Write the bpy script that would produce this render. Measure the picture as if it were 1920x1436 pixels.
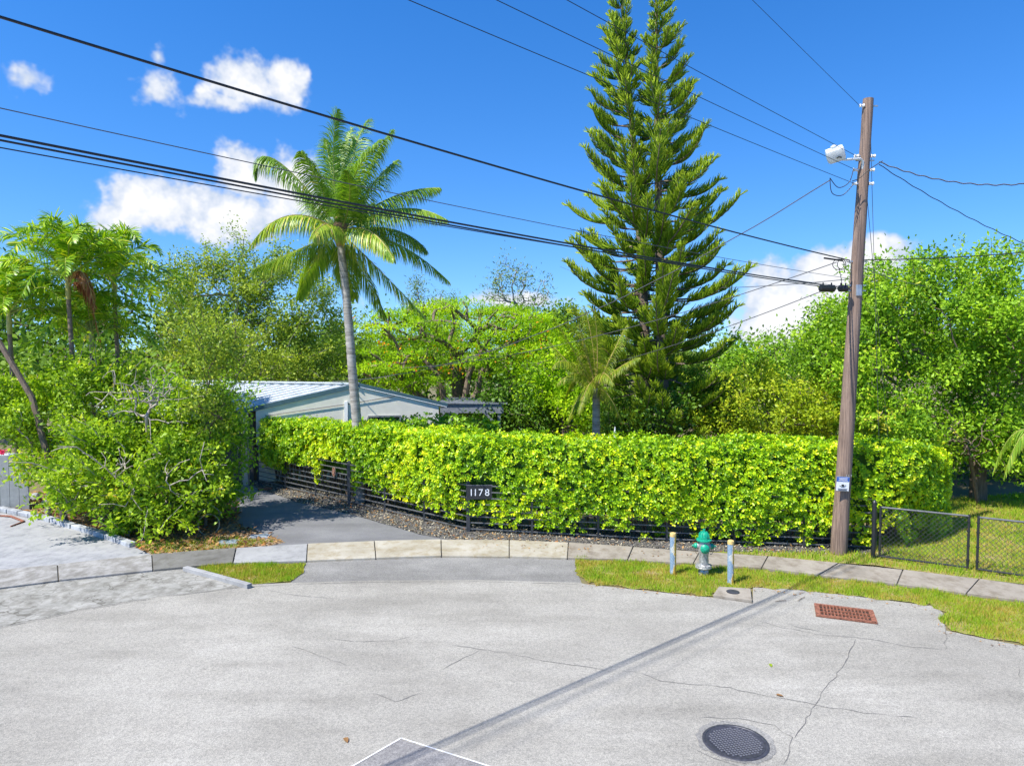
import bpy, bmesh, math, random
import numpy as np
from mathutils import Vector, Matrix, Quaternion

# ------------------------------------------------------------------ camera, sky, sun, exposure
for o in list(bpy.data.objects):
    bpy.data.objects.remove(o)
scene = bpy.context.scene
COL = scene.collection
R = math.radians
random.seed(7)
rng = np.random.default_rng(7)

CAM_H, PITCH, F = 4.6, R(3.0), 1300.0
cam_d = bpy.data.cameras.new('camera')
cam_d.sensor_width = 36.0
cam_d.lens = F / 1920 * 36.0
cam_d.clip_start, cam_d.clip_end = 0.1, 2000
cam = bpy.data.objects.new('camera', cam_d)
COL.objects.link(cam)
cam.location = (0, 0, CAM_H)
cam.rotation_euler = (math.pi / 2 - PITCH, 0, 0)
scene.camera = cam

SUN_EL = R(56)
SUN_H = Vector((-0.83, -0.56, 0)).normalized()
SUN = Vector((SUN_H.x * math.cos(SUN_EL), SUN_H.y * math.cos(SUN_EL), math.sin(SUN_EL)))
sl = bpy.data.lights.new('sun', 'SUN')
sl.energy = 5.0
sl.angle = R(0.53)
sl.color = (1.0, 0.955, 0.88)
so = bpy.data.objects.new('sun', sl)
COL.objects.link(so)
so.rotation_euler = (-SUN).to_track_quat('-Z', 'Y').to_euler()
so.location = (-20, -20, 40)

vs = scene.view_settings
vs.view_transform = 'Standard'
vs.look = 'None'
vs.exposure = 0.70
vs.gamma = 1.0


def ray(px, py):
    v = (718 - py) / F
    return Vector(((px - 960) / F, math.cos(PITCH) + math.sin(PITCH) * v, -math.sin(PITCH) + math.cos(PITCH) * v))


def G(px, py, z=0.0):                      # where the photographed spot lies on the ground
    d = ray(px, py)
    t = (z - CAM_H) / d.z
    return Vector((d.x * t, d.y * t, z))


def P(px, py, Y):                          # a spot at a known distance down the street
    d = ray(px, py)
    t = Y / d.y
    return Vector((d.x * t, Y, CAM_H + d.z * t))


scene.cycles.max_bounces = 5
scene.cycles.use_light_tree = False
scene.cycles.diffuse_bounces = 3
scene.cycles.glossy_bounces = 2
scene.cycles.transmission_bounces = 4
world = bpy.data.worlds.new('World')
scene.world = world
world.use_nodes = True
world.cycles.sampling_method = 'MANUAL'
world.cycles.sample_map_resolution = 512
wt = world.node_tree
wt.nodes.clear()


def wn(kind, **kw):
    n = wt.nodes.new(kind)
    for k, v in kw.items():
        setattr(n, k, v)
    return n


def wmath(op, a, b=None, c=None, clamp=False):
    n = wn('ShaderNodeMath', operation=op, use_clamp=clamp)
    for i, x in enumerate((a, b, c)):
        if x is None:
            continue
        if isinstance(x, (int, float)):
            n.inputs[i].default_value = x
        else:
            wt.links.new(x, n.inputs[i])
    return n.outputs[0]


SKY_A, SKY_B, SKY_HUE = .88, .092, .508
sky = wn('ShaderNodeTexSky', sky_type='NISHITA')
sky.sun_disc = False
sky.sun_elevation = SUN_EL
sky.sun_rotation = math.atan2(SUN.x, SUN.y)
sky.altitude = 0
sky.air_density = 1.0
sky.dust_density = 0.0
sky.ozone_density = 5.0
hs = wn('ShaderNodeHueSaturation')
hs.inputs['Hue'].default_value = SKY_HUE
hs.inputs['Saturation'].default_value = 1.30
hs.inputs['Value'].default_value = 1.0
wt.links.new(sky.outputs[0], hs.inputs['Color'])
tc = wn('ShaderNodeTexCoord')
# the pale band at the skyline is kept narrow: look the sky up a little above each direction
vlift = wn('ShaderNodeVectorMath', operation='MULTIPLY_ADD')
wt.links.new(tc.outputs['Generated'], vlift.inputs[0])
vlift.inputs[1].default_value = (1, 1, SKY_A)
vlift.inputs[2].default_value = (0, 0, SKY_B)
vnorm = wn('ShaderNodeVectorMath', operation='NORMALIZE')
wt.links.new(vlift.outputs[0], vnorm.inputs[0])
wt.links.new(vnorm.outputs[0], sky.inputs['Vector'])
sx = wn('ShaderNodeSeparateXYZ')
wt.links.new(tc.outputs['Generated'], sx.inputs[0])
AZ = wmath('ARCTAN2', sx.outputs[0], sx.outputs[1])
EL = wmath('ARCSINE', sx.outputs[2])
cxyz = wn('ShaderNodeCombineXYZ')
wt.links.new(AZ, cxyz.inputs[0])
wt.links.new(EL, cxyz.inputs[1])
AE = cxyz.outputs[0]
BL = [(455, 150, 85, 75, 1.15), (535, 160, 58, 62, 1.1), (420, 190, 90, 34, .7), (295, 172, 66, 56, .62), (52, 145, 50, 40, .6), (296, 108, 20, 26, .5),
      (300, 385, 112, 66, 1.25), (462, 330, 76, 86, 1.35), (430, 400, 150, 76, 1.35), (545, 350, 90, 84, 1.3), (610, 390, 80, 70, 1.0), (230, 415, 80, 44, .85),
      (1480, 590, 160, 110, 1.5), (1650, 490, 105, 62, 1.45), (1565, 545, 150, 100, 1.6), (1430, 515, 80, 50, 1.0), (1620, 640, 220, 80, 1.4),
      (970, 562, 150, 26, .8), (780, 575, 150, 28, .7)]
for k in range(4):                          # the same fair-weather cumulus behind the camera
    BL.append(None)
acc = None
for i, b in enumerate(BL):
    if b:
        d = ray(b[0], b[1]).normalized()
        a0, e0 = math.atan2(d.x, d.y), math.asin(d.z)
        da = ray(b[0] + b[2], b[1]).normalized()
        de = ray(b[0], b[1] - b[3]).normalized()
        ra = abs(math.atan2(da.x, da.y) - a0)
        re = abs(math.asin(de.z) - e0)
        st = b[4]
    else:
        k = i - len(BL) + 4
        a0 = (1.3 + (k + .5) * (2 * math.pi - 2.6) / 4)
        if a0 > math.pi:
            a0 -= 2 * math.pi
        e0, ra, re, st = .14 + .12 * ((k * 5) % 4), .13, .05, .95
    vm = wn('ShaderNodeVectorMath', operation='MULTIPLY_ADD')
    wt.links.new(AE, vm.inputs[0])
    vm.inputs[1].default_value = (1 / ra, 1 / re, 0)
    vm.inputs[2].default_value = (-a0 / ra, -e0 / re, 0)
    vl = wn('ShaderNodeVectorMath', operation='LENGTH')
    wt.links.new(vm.outputs[0], vl.inputs[0])
    m = wmath('MULTIPLY_ADD', vl.outputs['Value'], -st, st)
    acc = m if acc is None else wmath('MAXIMUM', acc, m)
nz = wn('ShaderNodeTexNoise')
nz.inputs['Scale'].default_value = 11.0
nz.inputs['Detail'].default_value = 4.0
nz.inputs['Roughness'].default_value = 0.62
wt.links.new(tc.outputs['Generated'], nz.inputs['Vector'])
nz3 = wn('ShaderNodeTexNoise')
nz3.inputs['Scale'].default_value = 34.0
nz3.inputs['Detail'].default_value = 3.0
nz3.inputs['Roughness'].default_value = 0.6
wt.links.new(tc.outputs['Generated'], nz3.inputs['Vector'])
acc = wmath('MAXIMUM', acc, -0.6)
acc = wmath('ADD', acc, wmath('MULTIPLY', wmath('SUBTRACT', nz3.outputs[0], 0.5), 0.9))
cm = wmath('ADD', acc, wmath('MULTIPLY', wmath('SUBTRACT', nz.outputs[0], 0.50), 1.9))
mr = wn('ShaderNodeMapRange', interpolation_type='SMOOTHSTEP')
mr.inputs['From Min'].default_value = 0.10
mr.inputs['From Max'].default_value = 0.58
wt.links.new(cm, mr.inputs['Value'])
gate_ = wn('ShaderNodeMapRange', interpolation_type='SMOOTHSTEP')
gate_.inputs['From Min'].default_value = -0.25
gate_.inputs['From Max'].default_value = 0.25
wt.links.new(acc, gate_.inputs['Value'])
alpha = wmath('MULTIPLY', wmath('MULTIPLY', mr.outputs[0], gate_.outputs[0]), 0.97)
cr = wn('ShaderNodeValToRGB')
cr.color_ramp.elements[0].position = .36
cr.color_ramp.elements[0].color = (3.0, 3.4, 4.1, 1)
cr.color_ramp.elements[1].position = .58
cr.color_ramp.elements[1].color = (4.7, 4.7, 4.8, 1)
wt.links.new(wmath('ADD', wmath('MULTIPLY', nz3.outputs[0], .55), wmath('MULTIPLY', cm, .30)), cr.inputs[0])
mixc = wn('ShaderNodeMix', data_type='RGBA')
wt.links.new(alpha, mixc.inputs['Factor'])
wt.links.new(hs.outputs[0], mixc.inputs[6])
wt.links.new(cr.outputs[0], mixc.inputs[7])
bg = wn('ShaderNodeBackground')
bg.inputs['Strength'].default_value = 0.137
wt.links.new(mixc.outputs[2], bg.inputs['Color'])
wo = wn('ShaderNodeOutputWorld')
wt.links.new(bg.outputs[0], wo.inputs['Surface'])

# ------------------------------------------------------------------ materials
MATS = {}


class NT:
    def __init__(s, name):
        s.m = bpy.data.materials.new(name)
        s.m.use_nodes = True
        s.t = s.m.node_tree
        s.b = s.t.nodes['Principled BSDF']
        s.out = s.t.nodes['Material Output']
        MATS[name] = s.m

    def n(s, kind, **kw):
        x = s.t.nodes.new(kind)
        for k, v in kw.items():
            if k.startswith('i_'):
                x.inputs[k[2:].replace('_', ' ')].default_value = v
            else:
                setattr(x, k, v)
        return x

    def l(s, a, b):
        s.t.links.new(a, b)

    def coord(s, kind='Object', scale=None):
        c = s.n('ShaderNodeTexCoord')
        if scale is None:
            return c.outputs[kind]
        mp = s.n('ShaderNodeMapping')
        mp.inputs['Scale'].default_value = scale
        s.l(c.outputs[kind], mp.inputs[0])
        return mp.outputs[0]

    def noise(s, vec, scale, detail=4, rough=.55):
        x = s.n('ShaderNodeTexNoise')
        x.inputs['Scale'].default_value = scale
        x.inputs['Detail'].default_value = detail
        x.inputs['Roughness'].default_value = rough
        s.l(vec, x.inputs['Vector'])
        return x.outputs[0]

    def ramp(s, fac, stops):
        x = s.n('ShaderNodeValToRGB')
        e = x.color_ramp.elements
        while len(e) < len(stops):
            e.new(.5)
        for i, (p, c) in enumerate(stops):
            e[i].position = p
            e[i].color = (*c, 1) if len(c) == 3 else c
        s.l(fac, x.inputs[0])
        return x.outputs[0]

    def mix(s, a, b, fac, blend='MIX'):
        x = s.n('ShaderNodeMix', data_type='RGBA', blend_type=blend)
        for v, i in ((fac, 0), (a, 6), (b, 7)):
            if isinstance(v, (int, float)):
                x.inputs[i].default_value = v
            elif isinstance(v, tuple):
                x.inputs[i].default_value = (*v, 1)
            else:
                s.l(v, x.inputs[i])
        return x.outputs[2]

    def color(s, v):
        if isinstance(v, tuple):
            s.b.inputs['Base Color'].default_value = (*v, 1)
        else:
            s.l(v, s.b.inputs['Base Color'])

    def bump(s, h, strength=.3, dist=.01):
        x = s.n('ShaderNodeBump')
        x.inputs['Strength'].default_value = strength
        x.inputs['Distance'].default_value = dist
        s.l(h, x.inputs['Height'])
        s.l(x.outputs[0], s.b.inputs['Normal'])

    def rough(s, v):
        s.b.inputs['Roughness'].default_value = v


def asphalt(name, dark, light, patch, tintscale=.35, speck=.16):
    t = NT(name)
    o = t.coord()
    big = t.noise(o, tintscale, 6, .65)
    st = t.noise(t.coord(scale=(.35, 1.6, 1)), .9, 5, .6)
    sp = t.noise(o, 95, 2, .6)
    sp2 = t.noise(o, 34, 4, .7)
    base = t.ramp(big, [(.32, dark), (.55, light), (.72, patch)])
    base = t.mix(base, t.ramp(st, [(.32, (.64, .635, .62)), (.56, (1, 1, 1))]), .58, 'MULTIPLY')
    lo, hi = 1 - speck * 2.2, 1 + speck * 1.2
    base = t.mix(base, t.ramp(sp, [(.36, (lo, lo, lo)), (.62, (hi, hi, hi * .99))]), 1.0, 'MULTIPLY')
    base = t.mix(base, t.ramp(sp2, [(.36, (.70, .70, .70)), (.5, (1.0, 1.0, 1.0)), (.66, (1.24, 1.23, 1.20))]), speck * 5, 'MULTIPLY')
    sc = t.noise(t.coord(scale=(1, 1.5, 1)), 1.7, 8, .75)
    base = t.mix(base, t.ramp(sc, [(.30, (.42, .41, .40)), (.36, (1, 1, 1))]), .75, 'MULTIPLY')
    t.color(base)
    t.rough(.92)
    t.bump(sp, .35, .006)
    return t.m


def concrete(name, a, b, stain=(.45, .42, .38), ss=1.2, stainlow=.36, crackle=False):
    t = NT(name)
    o = t.coord()
    n1 = t.noise(o, ss, 6, .65)
    n2 = t.noise(o, 70, 3, .6)
    n3 = t.noise(t.coord(scale=(1.4, 1, 1)), 3.1, 7, .72)
    c = t.ramp(n1, [(.35, a), (.65, b)])
    c = t.mix(c, t.ramp(n3, [(stainlow, stain), (stainlow + .17, (1, 1, 1))]), .75, 'MULTIPLY')
    c = t.mix(c, t.ramp(n2, [(.35, (.86, .86, .86)), (.65, (1.05, 1.05, 1.05))]), .8, 'MULTIPLY')
    if crackle:
        vo = t.n('ShaderNodeTexVoronoi', feature='DISTANCE_TO_EDGE')
        vo.inputs['Scale'].default_value = 3.4
        wob = t.n('ShaderNodeTexNoise')
        wob.inputs['Scale'].default_value = 5.0
        t.l(t.coord(scale=(.8, 1.3, 1)), wob.inputs['Vector'])
        mx = t.n('ShaderNodeVectorMath', operation='MULTIPLY_ADD')
        t.l(wob.outputs['Color'], mx.inputs[0])
        mx.inputs[1].default_value = (.35, .35, 0)
        t.l(t.coord(scale=(.8, 1.3, 1)), mx.inputs[2])
        t.l(mx.outputs[0], vo.inputs['Vector'])
        c = t.mix(c, t.ramp(vo.outputs['Distance'], [(.012, (.36, .34, .30)), (.045, (1, 1, 1))]), t.ramp(t.noise(o, .9, 3), [(.42, (.1, .1, .1)), (.6, (.9, .9, .9))]), 'MULTIPLY')
    t.color(c)
    t.rough(.9)
    t.bump(n2, .25, .004)
    return t.m


def plain(name, col, rough=.6, metal=0.0, var=.25, vs_=8.0, bump=0.0):
    t = NT(name)
    n = t.noise(t.coord(), vs_, 5, .6)
    lo, hi = 1 - var, 1 + var * .5
    t.color(t.mix(col, t.ramp(n, [(.3, (lo, lo, lo)), (.68, (hi, hi, hi))]), 1.0, 'MULTIPLY'))
    t.rough(rough)
    t.b.inputs['Metallic'].default_value = metal
    if bump:
        t.bump(n, bump, .01)
    return t.m


LEAFK = 1.62
LEAFW = (1.03, .97, .72)


def leafmat(name, stops, trans=.35, rough=.45, spec=.35, objrand=False):
    t = NT(name)
    if objrand:
        oi = t.n('ShaderNodeObjectInfo')
        f = oi.outputs['Random']
    else:
        a = t.n('ShaderNodeAttribute', attribute_name='tint')
        f = a.outputs['Fac']
    c = t.ramp(f, [(q, tuple(min(.8, v * LEAFK * w_) for v, w_ in zip(cc, LEAFW))) for q, cc in stops])
    t.color(c)
    t.rough(rough)
    t.b.inputs['Specular IOR Level'].default_value = spec * .6
    tr = t.n('ShaderNodeBsdfTranslucent')
    t.l(t.mix(c, (1.35, 1.4, .5), 1.0, 'MULTIPLY'), tr.inputs['Color'])
    mx = t.n('ShaderNodeMixShader')
    mx.inputs[0].default_value = trans
    t.l(t.b.outputs[0], mx.inputs[1])
    t.l(tr.outputs[0], mx.inputs[2])
    t.l(mx.outputs[0], t.out.inputs['Surface'])
    return t.m


M_road = asphalt('aged_asphalt', (.275, .26, .226), (.345, .328, .288), (.415, .396, .352))
M_apron = asphalt('apron_asphalt', (.19, .183, .17), (.245, .238, .222), (.29, .28, .26), .9)
M_drive = asphalt('driveway_asphalt', (.15, .15, .155), (.185, .185, .19), (.21, .21, .21), .8, .08)
M_patch = asphalt('patch_asphalt', (.20, .19, .185), (.25, .24, .232), (.28, .27, .26), 1.5)
M_walk = concrete('sidewalk_concrete', (.25, .22, .175), (.335, .30, .245), (.6, .55, .48))
M_walk_b = concrete('pale_slab_concrete', (.32, .285, .21), (.43, .40, .33), (.72, .64, .48))
M_walk_g = concrete('grey_slab_concrete', (.29, .29, .285), (.35, .35, .34), (.7, .7, .7))
M_walk_d = concrete('dark_slab_concrete', (.13, .125, .11), (.18, .175, .155), (.6, .58, .5))
M_walk_w = concrete('worn_slab_concrete', (.28, .27, .25), (.37, .36, .34), (.5, .48, .44), 1.2, .42)
M_swale = concrete('cracked_concrete', (.26, .255, .225), (.36, .35, .315), (.5, .48, .44), 2.2, .40, True)
M_ndrive = concrete('neighbour_drive_concrete', (.28, .285, .29), (.36, .36, .365), (.66, .66, .68))
M_block = concrete('border_block', (.30, .32, .34), (.46, .48, .50), (.5, .5, .5), 5)
M_joint = plain('joint_dirt', (.10, .09, .07), .95)
M_crack = plain('crack_fill', (.13, .125, .12), .95)
M_white = plain('white_paint', (.72, .72, .72), .8, 0, .3, 14)
t = NT('soil_ground')
o_ = t.coord()
t.color(t.mix(t.ramp(t.noise(o_, .8, 6, .6), [(.35, (.20, .15, .08)), (.6, (.16, .15, .05))]), t.ramp(t.noise(o_, 60, 2), [(.3, (.6, .6, .6)), (.7, (1.2, 1.2, 1.2))]), 1.0, 'MULTIPLY'))
t.rough(.95)
M_ground = t.m
t = NT('turf_soil')
o_ = t.coord()
t.color(t.mix(t.ramp(t.noise(o_, 2.2, 6, .65), [(.36, (.30, .22, .10)), (.52, (.26, .25, .05)), (.7, (.18, .25, .025))]), t.ramp(t.noise(o_, 90, 2), [(.3, (.6, .6, .6)), (.7, (1.2, 1.2, 1.2))]), 1.0, 'MULTIPLY'))
t.rough(.95)
M_turf = t.m
t = NT('mulch_soil')
o_ = t.coord()
t.color(t.ramp(t.noise(o_, 24, 6, .7), [(.3, (.12, .075, .045)), (.5, (.26, .18, .11)), (.7, (.42, .32, .2))]))
t.rough(.95)
M_mulch = t.m
t = NT('gravel_bed')
o_ = t.coord()
t.color(t.ramp(t.noise(o_, 30, 5, .7), [(.3, (.04, .04, .045)), (.5, (.10, .095, .09)), (.72, (.2, .18, .16))]))
t.rough(.95)
M_gravel = t.m
M_grass = leafmat('grass_blade', [(0, (.29, .22, .07)), (.2, (.24, .25, .045)), (.5, (.19, .28, .025)), (1, (.13, .25, .018))], .3, .6, .2)
M_litter = leafmat('dry_leaf', [(0, (.09, .05, .03)), (.35, (.17, .10, .055)), (.7, (.27, .18, .10)), (1, (.26, .10, .04))], .15, .7, .2)
M_pebble = leafmat('pebble', [(0, (.03, .03, .035)), (.5, (.07, .07, .075)), (.85, (.16, .15, .15)), (1, (.36, .34, .32))], 0.0, .8, .3)
HEDGE_STOPS = [(0, (.06, .15, .008)), (.35, (.17, .32, .010)), (.7, (.36, .47, .012)), (.92, (.50, .53, .015)), (1, (.62, .52, .03))]
M_hedge = leafmat('clusia_leaf', HEDGE_STOPS, .28, .34, .45)
M_hedge_o = leafmat('clusia_leaf_single', HEDGE_STOPS, .28, .34, .45, True)
M_hedge2 = leafmat('dark_hedge_leaf', [(0, (.05, .13, .01)), (.6, (.14, .27, .012)), (1, (.30, .40, .02))], .28, .4, .4)
M_oak = leafmat('fine_leaf', [(0, (.05, .11, .022)), (.5, (.17, .25, .035)), (1, (.32, .37, .045))], .3, .45, .35)
M_right = leafmat('right_tree_leaf', [(0, (.06, .14, .014)), (.5, (.15, .28, .02)), (.9, (.26, .40, .025)), (1, (.36, .36, .05))], .32, .45, .35)
M_shrub = leafmat('shrub_leaf', [(0, (.06, .13, .012)), (.5, (.17, .28, .018)), (.9, (.32, .43, .025)), (1, (.42, .36, .05))], .32, .45, .35)
M_poin = leafmat('feathery_leaf', [(0, (.08, .19, .008)), (.5, (.20, .34, .010)), (1, (.36, .47, .014))], .38, .5, .25)
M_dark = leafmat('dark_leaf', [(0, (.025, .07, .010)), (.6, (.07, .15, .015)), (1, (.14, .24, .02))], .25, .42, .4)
M_ylw = leafmat('yellow_green_leaf', [(0, (.10, .17, .012)), (.5, (.22, .30, .018)), (1, (.38, .40, .03))], .32, .45, .3)
M_far = leafmat('far_leaf', [(0, (.06, .12, .02)), (.6, (.11, .20, .03)), (1, (.18, .27, .05))], .3, .5, .3)
M_casu = leafmat('casuarina_leaf', [(0, (.07, .12, .05)), (1, (.16, .23, .08))], .3, .5, .3)
M_arau = leafmat('pine_cord', [(0, (.03, .08, .012)), (.4, (.10, .19, .014)), (.75, (.20, .29, .020)), (1, (.30, .38, .03))], .15, .5, .3)
M_coco = leafmat('coconut_leaflet', [(0, (.05, .12, .02)), (.5, (.12, .22, .025)), (.82, (.26, .34, .05)), (1, (.46, .36, .12))], .3, .38, .45)
M_adon = leafmat('palm_leaflet', [(0, (.035, .11, .008)), (.5, (.14, .27, .012)), (.9, (.30, .41, .02)), (1, (.42, .43, .04))], .26, .36, .5)
M_dead = leafmat('dead_frond', [(0, (.11, .035, .018)), (.5, (.20, .075, .035)), (1, (.30, .17, .09))], .2, .6, .2)
M_ypalm = leafmat('yellow_palm_leaflet', [(0, (.05, .10, .010)), (.5, (.11, .165, .012)), (.85, (.20, .23, .025)), (1, (.32, .25, .08))], .3, .45, .35)
M_orange = leafmat('orange_flower', [(0, (.50, .13, .01)), (1, (.52, .24, .02))], .3, .5, .2)
M_pink = leafmat('pink_flower', [(0, (.7, .02, .12)), (1, (.8, .06, .2))], .3, .5, .2)
M_midrib = plain('frond_midrib', (.32, .34, .07), .5)
M_midrib_o = plain('frond_midrib_old', (.45, .32, .10), .6)


def bark(name, a, b, zs=.15, sc=22.0):
    t = NT(name)
    n = t.noise(t.coord(scale=(1, 1, zs)), sc, 6, .7)
    t.color(t.ramp(n, [(.3, a), (.7, b)]))
    t.rough(.9)
    t.bump(n, .6, .02)
    return t.m


M_bark = bark('brown_bark', (.09, .065, .045), (.24, .18, .13))
M_barkg = bark('grey_bark', (.20, .18, .15), (.40, .37, .32))
M_twig = bark('dead_twig', (.24, .20, .16), (.46, .41, .34))
M_palmtrunk = bark('ringed_palm_trunk', (.13, .12, .10), (.50, .47, .42), 7.0, 2.2)
M_palmbrown = bark('brown_palm_trunk', (.10, .08, .06), (.30, .22, .15), 3.0, 9)
M_pole = bark('pole_timber', (.085, .055, .042), (.34, .24, .18), .025, 34)
M_crownshaft = plain('crownshaft', (.42, .38, .10), .5)
M_fibre = plain('palm_fibre', (.26, .15, .07), .9, 0, .5, 20, .5)
M_iron = plain('black_fence_paint', (.055, .06, .065), .45, .2, .3, 10)
M_rail = plain('weathered_rail_paint', (.13, .135, .14), .5, .1, .3, 10)
M_gatepost = plain('black_gate_paint', (.03, .033, .036), .4, .2, .2)
M_mesh = plain('chain_link_wire', (.085, .09, .09), .5, .4, .2)
M_wall = plain('house_stucco', (.84, .80, .68), .9, 0, .08, 3)
M_wall_l = plain('house_stucco_lit', (.56, .55, .45), .9, 0, .08, 3)
M_roof = plain('white_roof', (.56, .61, .64), .55, .0, .16, 3)
M_fascia = plain('teal_fascia', (.07, .14, .17), .5, 0, .2)
M_window = plain('window_glass', (.02, .025, .03), .08, 0, .1)
M_timber = plain('pergola_timber', (.19, .21, .24), .7, 0, .3)
M_post = plain('carport_post', (.55, .46, .38), .8, 0, .3)
M_carport_shade = plain('carport_shade', (.10, .09, .08), .9)
M_green = plain('hydrant_green', (.006, .33, .19), .42, 0, .5, 34, .15)
M_silver = plain('hydrant_silver', (.46, .46, .45), .45, .45, .6, 26, .2)
M_chain = plain('chain_steel', (.3, .25, .2), .5, .6)
M_rust = plain('rusty_iron', (.27, .105, .062), .85, .1, .7, 26, .4)
M_drain_shade = plain('drain_shade', (.02, .018, .016), .9)
M_manhole = plain('manhole_iron', (.085, .085, .10), .5, .5, .4, 20, .2)
M_stud = plain('worn_stud_iron', (.20, .20, .22), .55, .3, .4, 20)
M_blue = plain('sign_blue', (.02, .10, .42), .4, 0, .1)
M_signw = plain('sign_white', (.75, .77, .78), .4, 0, .08)
M_black = plain('black_rubber', (.012, .013, .015), .5, 0, .2)
M_cable_g = plain('grey_cable', (.09, .09, .10), .5, 0, .2)
M_cable_l = plain('pale_cable', (.30, .30, .29), .5, 0, .2)
M_lamp = plain('lamp_housing', (.70, .73, .72), .35, .1, .12)
M_ceram = plain('porcelain', (.75, .74, .72), .25, 0, .1)
M_galv = plain('galvanised', (.5, .5, .5), .4, .7, .2)
M_nfence = plain('grey_board', (.26, .275, .27), .7, 0, .15)
M_meter = plain('meter_lid', (.22, .27, .31), .6, 0, .3)
M_copper = plain('plaque_copper', (.50, .34, .25), .5, .3, .3)
M_wire = plain('pale_wire', (.30, .27, .21), .6, 0, .2)
t = NT('flaking_bollard')
o_ = t.coord(scale=(1, 1, .45))
n_ = t.noise(o_, 9, 6, .65)
sxz = t.n('ShaderNodeSeparateXYZ')
t.l(t.coord(), sxz.inputs[0])
ad = t.n('ShaderNodeMath', operation='ADD')
mu = t.n('ShaderNodeMath', operation='MULTIPLY')
mu.inputs[1].default_value = 2.4
t.l(sxz.outputs[0], mu.inputs[0])
t.l(n_, ad.inputs[0])
t.l(mu.outputs[0], ad.inputs[1])
t.color(t.mix(t.ramp(ad.outputs[0], [(.44, (.22, .32, .42)), (.50, (.72, .68, .52)), (.56, (.62, .38, .05))]),
              t.ramp(t.noise(t.coord(), 50, 4), [(.3, (.6, .6, .6)), (.6, (1.1, 1.1, 1.1))]), .8, 'MULTIPLY'))
t.rough(.7)
M_bollard = t.m
M_bollard_cap = plain('bollard_cap', (.62, .45, .16), .7, 0, .4, 20)

# ------------------------------------------------------------------ mesh helpers


def tag(o, label=None, cat=None, group=None, kind=None):
    if label:
        o['label'] = label
    if cat:
        o['category'] = cat
    if group:
        o['group'] = group
    if kind:
        o['kind'] = kind
    return o


def empty(name, loc, rz=0.0):
    o = bpy.data.objects.new(name, None)
    COL.objects.link(o)
    o.location = loc
    o.rotation_euler = (0, 0, rz)
    o.empty_display_size = .2
    return o


def link(name, me, parent=None, smooth=False):
    o = bpy.data.objects.new(name, me)
    COL.objects.link(o)
    if parent is not None:
        o.parent = parent
    if smooth and len(me.polygons):
        me.polygons.foreach_set('use_smooth', [True] * len(me.polygons))
    return o


def npmesh(name, V, faces_flat, k, mat, tint=None, smooth=False):
    """faces_flat: (n,k) int array, all k-gons"""
    me = bpy.data.meshes.new(name)
    nf = len(faces_flat)
    me.vertices.add(len(V))
    me.vertices.foreach_set('co', np.ascontiguousarray(V, dtype=np.float32).ravel())
    me.loops.add(nf * k)
    me.loops.foreach_set('vertex_index', np.ascontiguousarray(faces_flat, dtype=np.int32).ravel())
    me.polygons.add(nf)
    me.polygons.foreach_set('loop_start', np.arange(0, nf * k, k, dtype=np.int32))
    me.polygons.foreach_set('loop_total', np.full(nf, k, dtype=np.int32))
    if smooth:
        me.polygons.foreach_set('use_smooth', np.ones(nf, dtype=bool))
    me.materials.append(mat)
    if tint is not None:
        a = me.attributes.new('tint', 'FLOAT', 'FACE')
        a.data.foreach_set('value', np.ascontiguousarray(tint, dtype=np.float32))
    me.update(calc_edges=True)
    return me


def nrm(a):
    return a / np.maximum(np.linalg.norm(a, axis=1, keepdims=True), 1e-9)


def leaves(pos, axis, nor, ln, wr, tint, shape='quad'):
    """returns V, Fc(quads), tint-per-face"""
    axis = nrm(axis)
    side = nrm(np.cross(axis, nor))
    nor = np.cross(side, axis)
    ln = ln[:, None]
    w = ln * wr
    n = len(pos)
    if shape == 'quad':
        V = np.stack([pos, pos + axis * ln * .5 + side * w * .5 + nor * w * .12, pos + axis * ln, pos + axis * ln * .5 - side * w * .5 + nor * w * .12], 1)
        Fc = np.arange(n * 4).reshape(n, 4)
        return V.reshape(-1, 3), Fc, tint
    f = .14
    V = np.stack([pos,
                  pos + axis * ln * .38 + side * w * .36 + nor * w * f,
                  pos + axis * ln * .78 + side * w * .46 + nor * w * f,
                  pos + axis * ln * 1.0,
                  pos + axis * ln * .78 - side * w * .46 + nor * w * f,
                  pos + axis * ln * .38 - side * w * .36 + nor * w * f], 1)
    b = np.arange(n)[:, None] * 6
    Fc = np.concatenate([b + np.array([0, 1, 2, 3]), b + np.array([0, 3, 4, 5])], 1).reshape(-1, 4)
    return V.reshape(-1, 3), Fc, np.repeat(tint, 2)


def rdir(n):
    return nrm(rng.normal(size=(n, 3)))


def segtubes(segs, sides=5):
    """segs: list of (p0,p1,r0,r1) -> V, quads"""
    A = np.array([s[0] for s in segs], dtype=float)
    B = np.array([s[1] for s in segs], dtype=float)
    ra = np.array([s[2] for s in segs], dtype=float)[:, None]
    rb = np.array([s[3] for s in segs], dtype=float)[:, None]
    d = nrm(B - A)
    ref = np.where(np.abs(d[:, 2:3]) > .9, np.array([[1., 0, 0]]), np.array([[0, 0, 1.]]))
    u = nrm(np.cross(d, ref))
    v = np.cross(d, u)
    ring = []
    for P0, r in ((A, ra), (B + d * rb * .3, rb)):
        for k in range(sides):
            a = 2 * math.pi * k / sides
            ring.append(P0 + (u * math.cos(a) + v * math.sin(a)) * r)
    V = np.stack(ring, 1)
    b = np.arange(len(segs))[:, None] * (2 * sides)
    q = []
    for k in range(sides):
        k2 = (k + 1) % sides
        q.append(np.array([k, k2, sides + k2, sides + k]))
    Fc = (b[:, None, :] + np.array(q)[None]).reshape(-1, 4)
    return V.reshape(-1, 3), Fc


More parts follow.
